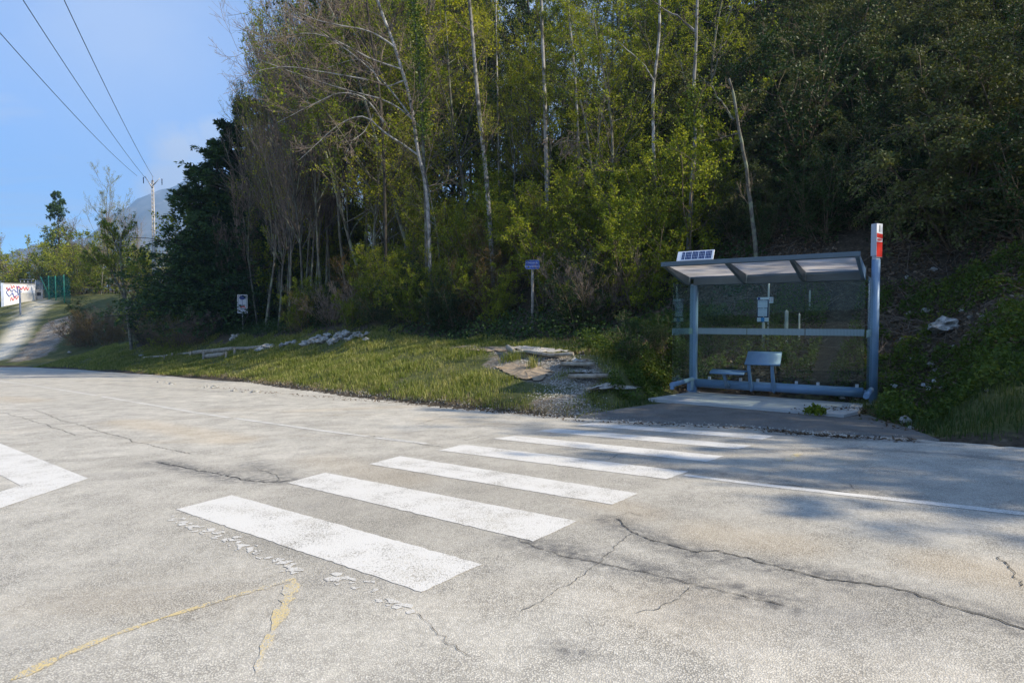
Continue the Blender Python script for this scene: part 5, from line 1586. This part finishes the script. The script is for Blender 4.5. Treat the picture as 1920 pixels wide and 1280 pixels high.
# dandelion clocks
for k, (px, py) in enumerate(((1672, 728), (1730, 728), (1750, 720), (1740, 731), (1678, 727))):
    p = hit(px, py + 12, 5); u = p[1] / FPX
    e = empty('dandelion', p, 'white dandelion clock on a thin stalk right of the shelter', 'dandelion', 'dandelion clocks right of the shelter')
    hh = 13 * u
    MB().tube([(0, 0, -.02), (.01, 0, hh * .6), (.005, 0, hh)], .003, 5).build('stalk', M_leaf, e)
    pos = unit(g.normal(size=(160, 3))) * 3.0 * u + UP * (hh + 2 * u) + np.array([.005, 0, 0])
    link('seed_head', mesh_np('seed_head', *leaves(g, pos, .012, .010, .2), [M_white], smooth=False), e)
# leaf litter and fallen twigs over the shaded bank
N_ = 90000
P, s, t = strip_points(g, N_, ARC[8] - .5, ARC[14] + 2, 3.4, 13.)
rel = P - SH0[:2]; ly = rel @ B2; lx = rel @ A2
k_ = ((ly > .25) | (lx < -.7) | (lx > 3.5)) & (g.uniform(size=N_) < np.clip(.75 + .6 * wob(P[:, 0], P[:, 1], 1.4), .1, 1))
P = P[k_]
Z = ground_z(P[:, 0], P[:, 1]) + g.uniform(.0, .05, len(P))
V, F = leaves(g, np.column_stack([P, Z]), .085, .055, 1.1)
tag(link('leaf_litter', mesh_np('leaf_litter', V, F, [M_litter], smooth=False)), 'brown and pale dry leaves strewn over the shaded bank', 'leaf litter', kind='stuff')
n = 1000; P, s, t = strip_points(g, n, ARC[8], ARC[14], 3.9, 12.)
rel = P - SH0[:2]; k_ = ((rel @ B2) > .4) | ((rel @ A2) > 3.6) | ((rel @ A2) < -.8); P = P[k_]; n = len(P)
a = g.uniform(0, 6.28, n); L = g.uniform(.2, 1.3, n); K = 4
pts = np.stack([np.stack([P[:, 0] + np.cos(a) * L * u, P[:, 1] + np.sin(a) * L * u], -1) for u in np.linspace(-.5, .5, K)], 1)
z = ground_z(pts[..., 0], pts[..., 1]) + .03 + g.uniform(0, .12, (n, K))
tag(link('fallen_twigs', mesh_np('fallen_twigs', *tubes(np.concatenate([pts, z[..., None]], -1), np.repeat(g.uniform(.002, .008, (n, 1)), K, 1), 4), [M_warmtwig])), 'fallen twigs and dead branches lying on the shaded bank', 'fallen twigs', kind='stuff')
# dead leaves and twigs blown into the seam between lay-by and road
g = np.random.default_rng(93); Pd = []
for (x0, y0, x1, y1, n_, sd) in ((1440, 808, 1600, 822, 260, .05), (1600, 820, 1720, 827, 120, .05), (1060, 788, 1440, 806, 160, .04), (1500, 776, 1640, 770, 160, .12), (1640, 772, 1710, 806, 260, .18), (360, 724, 700, 752, 260, .12), (700, 752, 1050, 784, 260, .09)):
    for u in g.uniform(0, 1, n_):
        q_ = on_road(x0 + (x1 - x0) * u, y0 + (y1 - y0) * u); Pd.append((q_[0] + g.normal(0, sd), q_[1] + g.normal(0, sd)))
Pd = np.array(Pd); rel = Pd - SH0[:2]
Zd = np.maximum(np.maximum(ground_z(Pd[:, 0], Pd[:, 1]) + .022, np.where(st(Pd[:, 0], Pd[:, 1])[1] < .03, road_z(Pd[:, 0], Pd[:, 1]) + .008, -99)), np.where(((rel @ A2) > -.4) & ((rel @ A2) < 3.02) & ((rel @ B2) > -1.56), SH0[2] + .008, -99))
tag(link('leaf_litter', mesh_np('leaf_litter', *leaves(g, np.column_stack([Pd, Zd]), .05, .03, 2.5), [M_litter], smooth=False)), 'dead leaves and grit blown along the road edge and lay-by seam', 'leaf litter', kind='stuff')
# ivy and bramble undergrowth covering the slope
def ground_leaves(n, s0, s1, t0, t1, size, hmax, thr, name, label, m, seed, sc=1.3):
    g = np.random.default_rng(seed)
    P, s, t = strip_points(g, n, s0, s1, t0, t1)
    rel = P - SH0[:2]; ly = rel @ B2; lx = rel @ A2
    pm = np.minimum(seg_dist(P[:, 0], P[:, 1], PATH1), seg_dist(P[:, 0], P[:, 1], PATH1B))
    q_ = wob(P[:, 0] + seed, P[:, 1], sc) + .5 * wob(P[:, 0], P[:, 1] + seed, sc * .35)
    k_ = (q_ > thr) & ((ly > .3) | (lx < -.5) | (lx > 3.3)) & (pm > .75)
    P = P[k_]; q_ = q_[k_]
    Z = ground_z(P[:, 0], P[:, 1]) + g.uniform(.0, 1, len(P)) * hmax * np.clip(q_ - thr + .15, 0, 1)
    tag(link(name, mesh_np(name, *leaves(g, np.column_stack([P, Z]), size, size * .65, .7), [m], smooth=False)), label, 'undergrowth', kind='stuff')
ground_leaves(150000, ARC[3], ARC[9], 4.8, 22., .10, .8, -.2, 'undergrowth', 'green undergrowth of ivy and brambles covering the wooded slope', M_leafdark, 5)
ground_leaves(170000, ARC[8] - .6, ARC[14], 1.6, 7.6, .06, .5, -.2, 'weeds', 'low green weeds on the bank behind and right of the shelter', M_leafmid, 15, .8)
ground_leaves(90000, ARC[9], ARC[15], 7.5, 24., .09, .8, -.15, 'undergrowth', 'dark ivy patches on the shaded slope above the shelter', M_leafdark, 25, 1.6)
# white gravel beside the steps and along the road edge
n = 2300; g = np.random.default_rng(91)
ks = g.integers(0, len(PATH1) - 1, n); u = g.uniform(0, 1, n)
Pa = np.array(PATH1); P = Pa[ks] + (Pa[ks + 1] - Pa[ks]) * u[:, None] + g.normal(0, .33, (n, 2))
P2, s2, t2 = strip_points(g, 1500, ARC[5], ARC[12], -.06, .22); P = np.concatenate([P, P2]); n = len(P)
keepg = np.array([True] * n); P = P[keepg]
Z = np.maximum(ground_z(P[:, 0], P[:, 1]), road_z(P[:, 0], P[:, 1]) * (st(P[:, 0], P[:, 1])[1] < .02) - 99 * (st(P[:, 0], P[:, 1])[1] >= .02)) + .006
r = g.uniform(.006, .022, n)
base = np.array([(1, 0, 0), (-.5, .87, 0), (-.5, -.87, 0), (.1, .05, .8)])
an = g.uniform(0, 6.28, n); ca_, sa_ = np.cos(an), np.sin(an)
bx = base[None, :, 0] * ca_[:, None] - base[None, :, 1] * sa_[:, None]; by = base[None, :, 0] * sa_[:, None] + base[None, :, 1] * ca_[:, None]
V = np.stack([P[:, 0:1] + bx * r[:, None], P[:, 1:2] + by * r[:, None], Z[:, None] + base[None, :, 2] * r[:, None]], -1).reshape(-1, 3)
i = np.arange(n) * 4
F = np.concatenate([np.stack([i, i + 1, i + 3], -1), np.stack([i + 1, i + 2, i + 3], -1), np.stack([i + 2, i, i + 3], -1)])
M_grav = simple('white_gravel', (.36, .345, .31), .9, 0, .3, 40)
tag(link('gravel', mesh_np('gravel', V, F, [M_grav], smooth=False)), 'white gravel strewn over the path steps and the road edge', 'gravel', kind='stuff')
# ------------------------------------------------------------------ mountain
pxs = np.linspace(-500, 900, 160)
ridge = np.interp(pxs, [-500, -200, 0, 120, 200, 235, 252, 270, 300, 330, 341, 348, 362, 380, 420, 500, 600, 900], [580, 570, 545, 480, 425, 390, 378, 367, 357, 351, 343, 338, 337, 341, 346, 340, 350, 400])
D = 2600.
rows = 46
V = []
rm = np.random.default_rng(12)
for j in range(rows):
    v = j / (rows - 1)
    for i, px in enumerate(pxs):
        y = D - 1500 * v ** 1.15
        top = at(px, ridge[i], D)
        z0 = top[2]
        z = z0 * (1 - v) ** 1.25 + (-30) * (1 - (1 - v) ** 1.25)
        x = top[0] / D * (D - 350 * v) if True else 0
        nz = mnoise.fractal(Vector((x / 260, y / 260, 3.3)), .9, 2.1, 5) * 75 * min(1, v * 6) + mnoise.fractal(Vector((x / 60, y / 60, 1.3)), .9, 2.1, 4) * 9
        V.append((x, y, z + nz))
idx = np.arange(rows * len(pxs)).reshape(rows, len(pxs))
Q = np.stack([idx[:-1, :-1], idx[1:, :-1], idx[1:, 1:], idx[:-1, 1:]], -1).reshape(-1, 4)
mm, nt = newmat('wooded_mountain'); q = N(nt)
co = q.pos()
f = q.noise(co, .012, 6, .65); g = q.noise(q.scaled(co, (1, 1, 2.2)), .006, 5, .6)
c = q.ramp(f, [(.3, (.05, .055, .035)), (.55, (.10, .095, .075)), (.75, (.16, .15, .13))])
c = q.mix(q.maprange(g, .62, .70), c, (.34, .33, .31))
q.out(q.pbr(c, .95, 0, None, .1))
tag(link('mountain', mesh_np('mountain', V, Q, [mm])), kind='structure')

# ------------------------------------------------------------------ air
hm, nt = newmat('haze_air'); q = N(nt)
q.out(None, q.n('ShaderNodeVolumePrincipled', ins={'Color': (.36, .62, 1.0, 1), 'Density': 3.8e-4, 'Anisotropy': .15}).outputs[0])
mb = MB(); mb.box((-2800, -2800, -60), (2800, 2800, 720)); hz = mb.build('haze', hm); hz['kind'] = 'stuff'

# ------------------------------------------------------------------ sky, sun, camera
SUN_EL, SUN_AZ = R(37), R(107)     # azimuth clockwise from +Y
w = bpy.data.worlds.new('World'); scene.world = w; w.use_nodes = True
nt = w.node_tree; nt.nodes.clear(); q = N(nt)
sky = q.n('ShaderNodeTexSky', sky_type='NISHITA', sun_disc=False, sun_elevation=SUN_EL, sun_rotation=SUN_AZ, altitude=400., air_density=1.0, dust_density=.35, ozone_density=2.5).outputs[0]
d = q.n('ShaderNodeTexCoord').outputs['Generated']
sx = q.n('ShaderNodeSeparateXYZ', ins={0: d}).outputs
den = q.math('MAXIMUM', q.math('ADD', sx[2], .12), .05)
pl_ = q.n('ShaderNodeCombineXYZ', ins={0: q.math('DIVIDE', sx[0], den), 1: q.math('DIVIDE', sx[1], den), 2: 0.}).outputs[0]
c1 = q.noise(q.scaled(pl_, (.55, 1.5, 1), (0, 0, R(28))), 1.35, 6, .6, .5)
cir = q.math('MULTIPLY', q.maprange(c1, .42, .66), .8, clamp=True)
def puff(px, py, rad, lo, hi, k):
    v = ray(px, py); v = v / np.linalg.norm(v)
    dist = q.n('ShaderNodeVectorMath', operation='DISTANCE', ins={0: d, 1: tuple(v)}).outputs['Value']
    nz = q.noise(d, 14., 5, .6)
    e = q.math('ADD', dist, q.math('MULTIPLY', q.math('SUBTRACT', nz, .5), .09))
    return q.math('MULTIPLY', q.maprange(e, rad * hi, rad * lo), k, clamp=True)
p = puff(322, 275, .064, .35, .95, 1.0)
p = q.math('MAXIMUM', p, puff(332, 338, .07, .35, 1.0, .95))
p = q.math('MAXIMUM', p, puff(398, 245, .035, .2, 1.2, .8))
p = q.math('MAXIMUM', p, puff(230, 60, .24, .1, 1.3, .6))
cl = q.math('MAXIMUM', cir, p)
sky = q.mix(1.0, sky, (.57, .88, 1.22), 'MULTIPLY')
col = q.mix(cl, sky, (3.7, 4.1, 4.9))
SKYK = .095
nt.links.new(q.n('ShaderNodeBackground', ins={'Color': col, 'Strength': SKYK}).outputs[0], q.n('ShaderNodeOutputWorld').inputs[0])
sun = bpy.data.lights.new('sun', 'SUN'); sun.energy = 5.0; sun.angle = R(.55); sun.color = (1, .885, .70)
so = bpy.data.objects.new('sun', sun); C.objects.link(so)
sd = Vector((math.sin(SUN_AZ) * math.cos(SUN_EL), math.cos(SUN_AZ) * math.cos(SUN_EL), math.sin(SUN_EL)))
so.rotation_euler = sd.to_track_quat('Z', 'Y').to_euler(); so.location = (20, -10, 40)
cam = bpy.data.cameras.new('camera'); cam.sensor_width = 36; cam.lens = FPX / 1920 * 36; cam.clip_end = 20000; cam.clip_start = .05
co_ = bpy.data.objects.new('camera', cam); C.objects.link(co_)
co_.location = (0, 0, CZ); co_.rotation_euler = (math.pi / 2 - TH, 0, 0)
scene.camera = co_
scene.view_settings.view_transform = 'Standard'; scene.view_settings.look = 'None'
scene.view_settings.exposure = 1.2; scene.view_settings.gamma = 1
cy = scene.cycles
cy.max_bounces = 6; cy.diffuse_bounces = 3; cy.glossy_bounces = 3; cy.transmission_bounces = 4; cy.transparent_max_bounces = 12; cy.volume_bounces = 0
cy.use_denoising = True
cy.use_adaptive_sampling = True; cy.adaptive_threshold = .006
cy.sample_clamp_indirect = 6
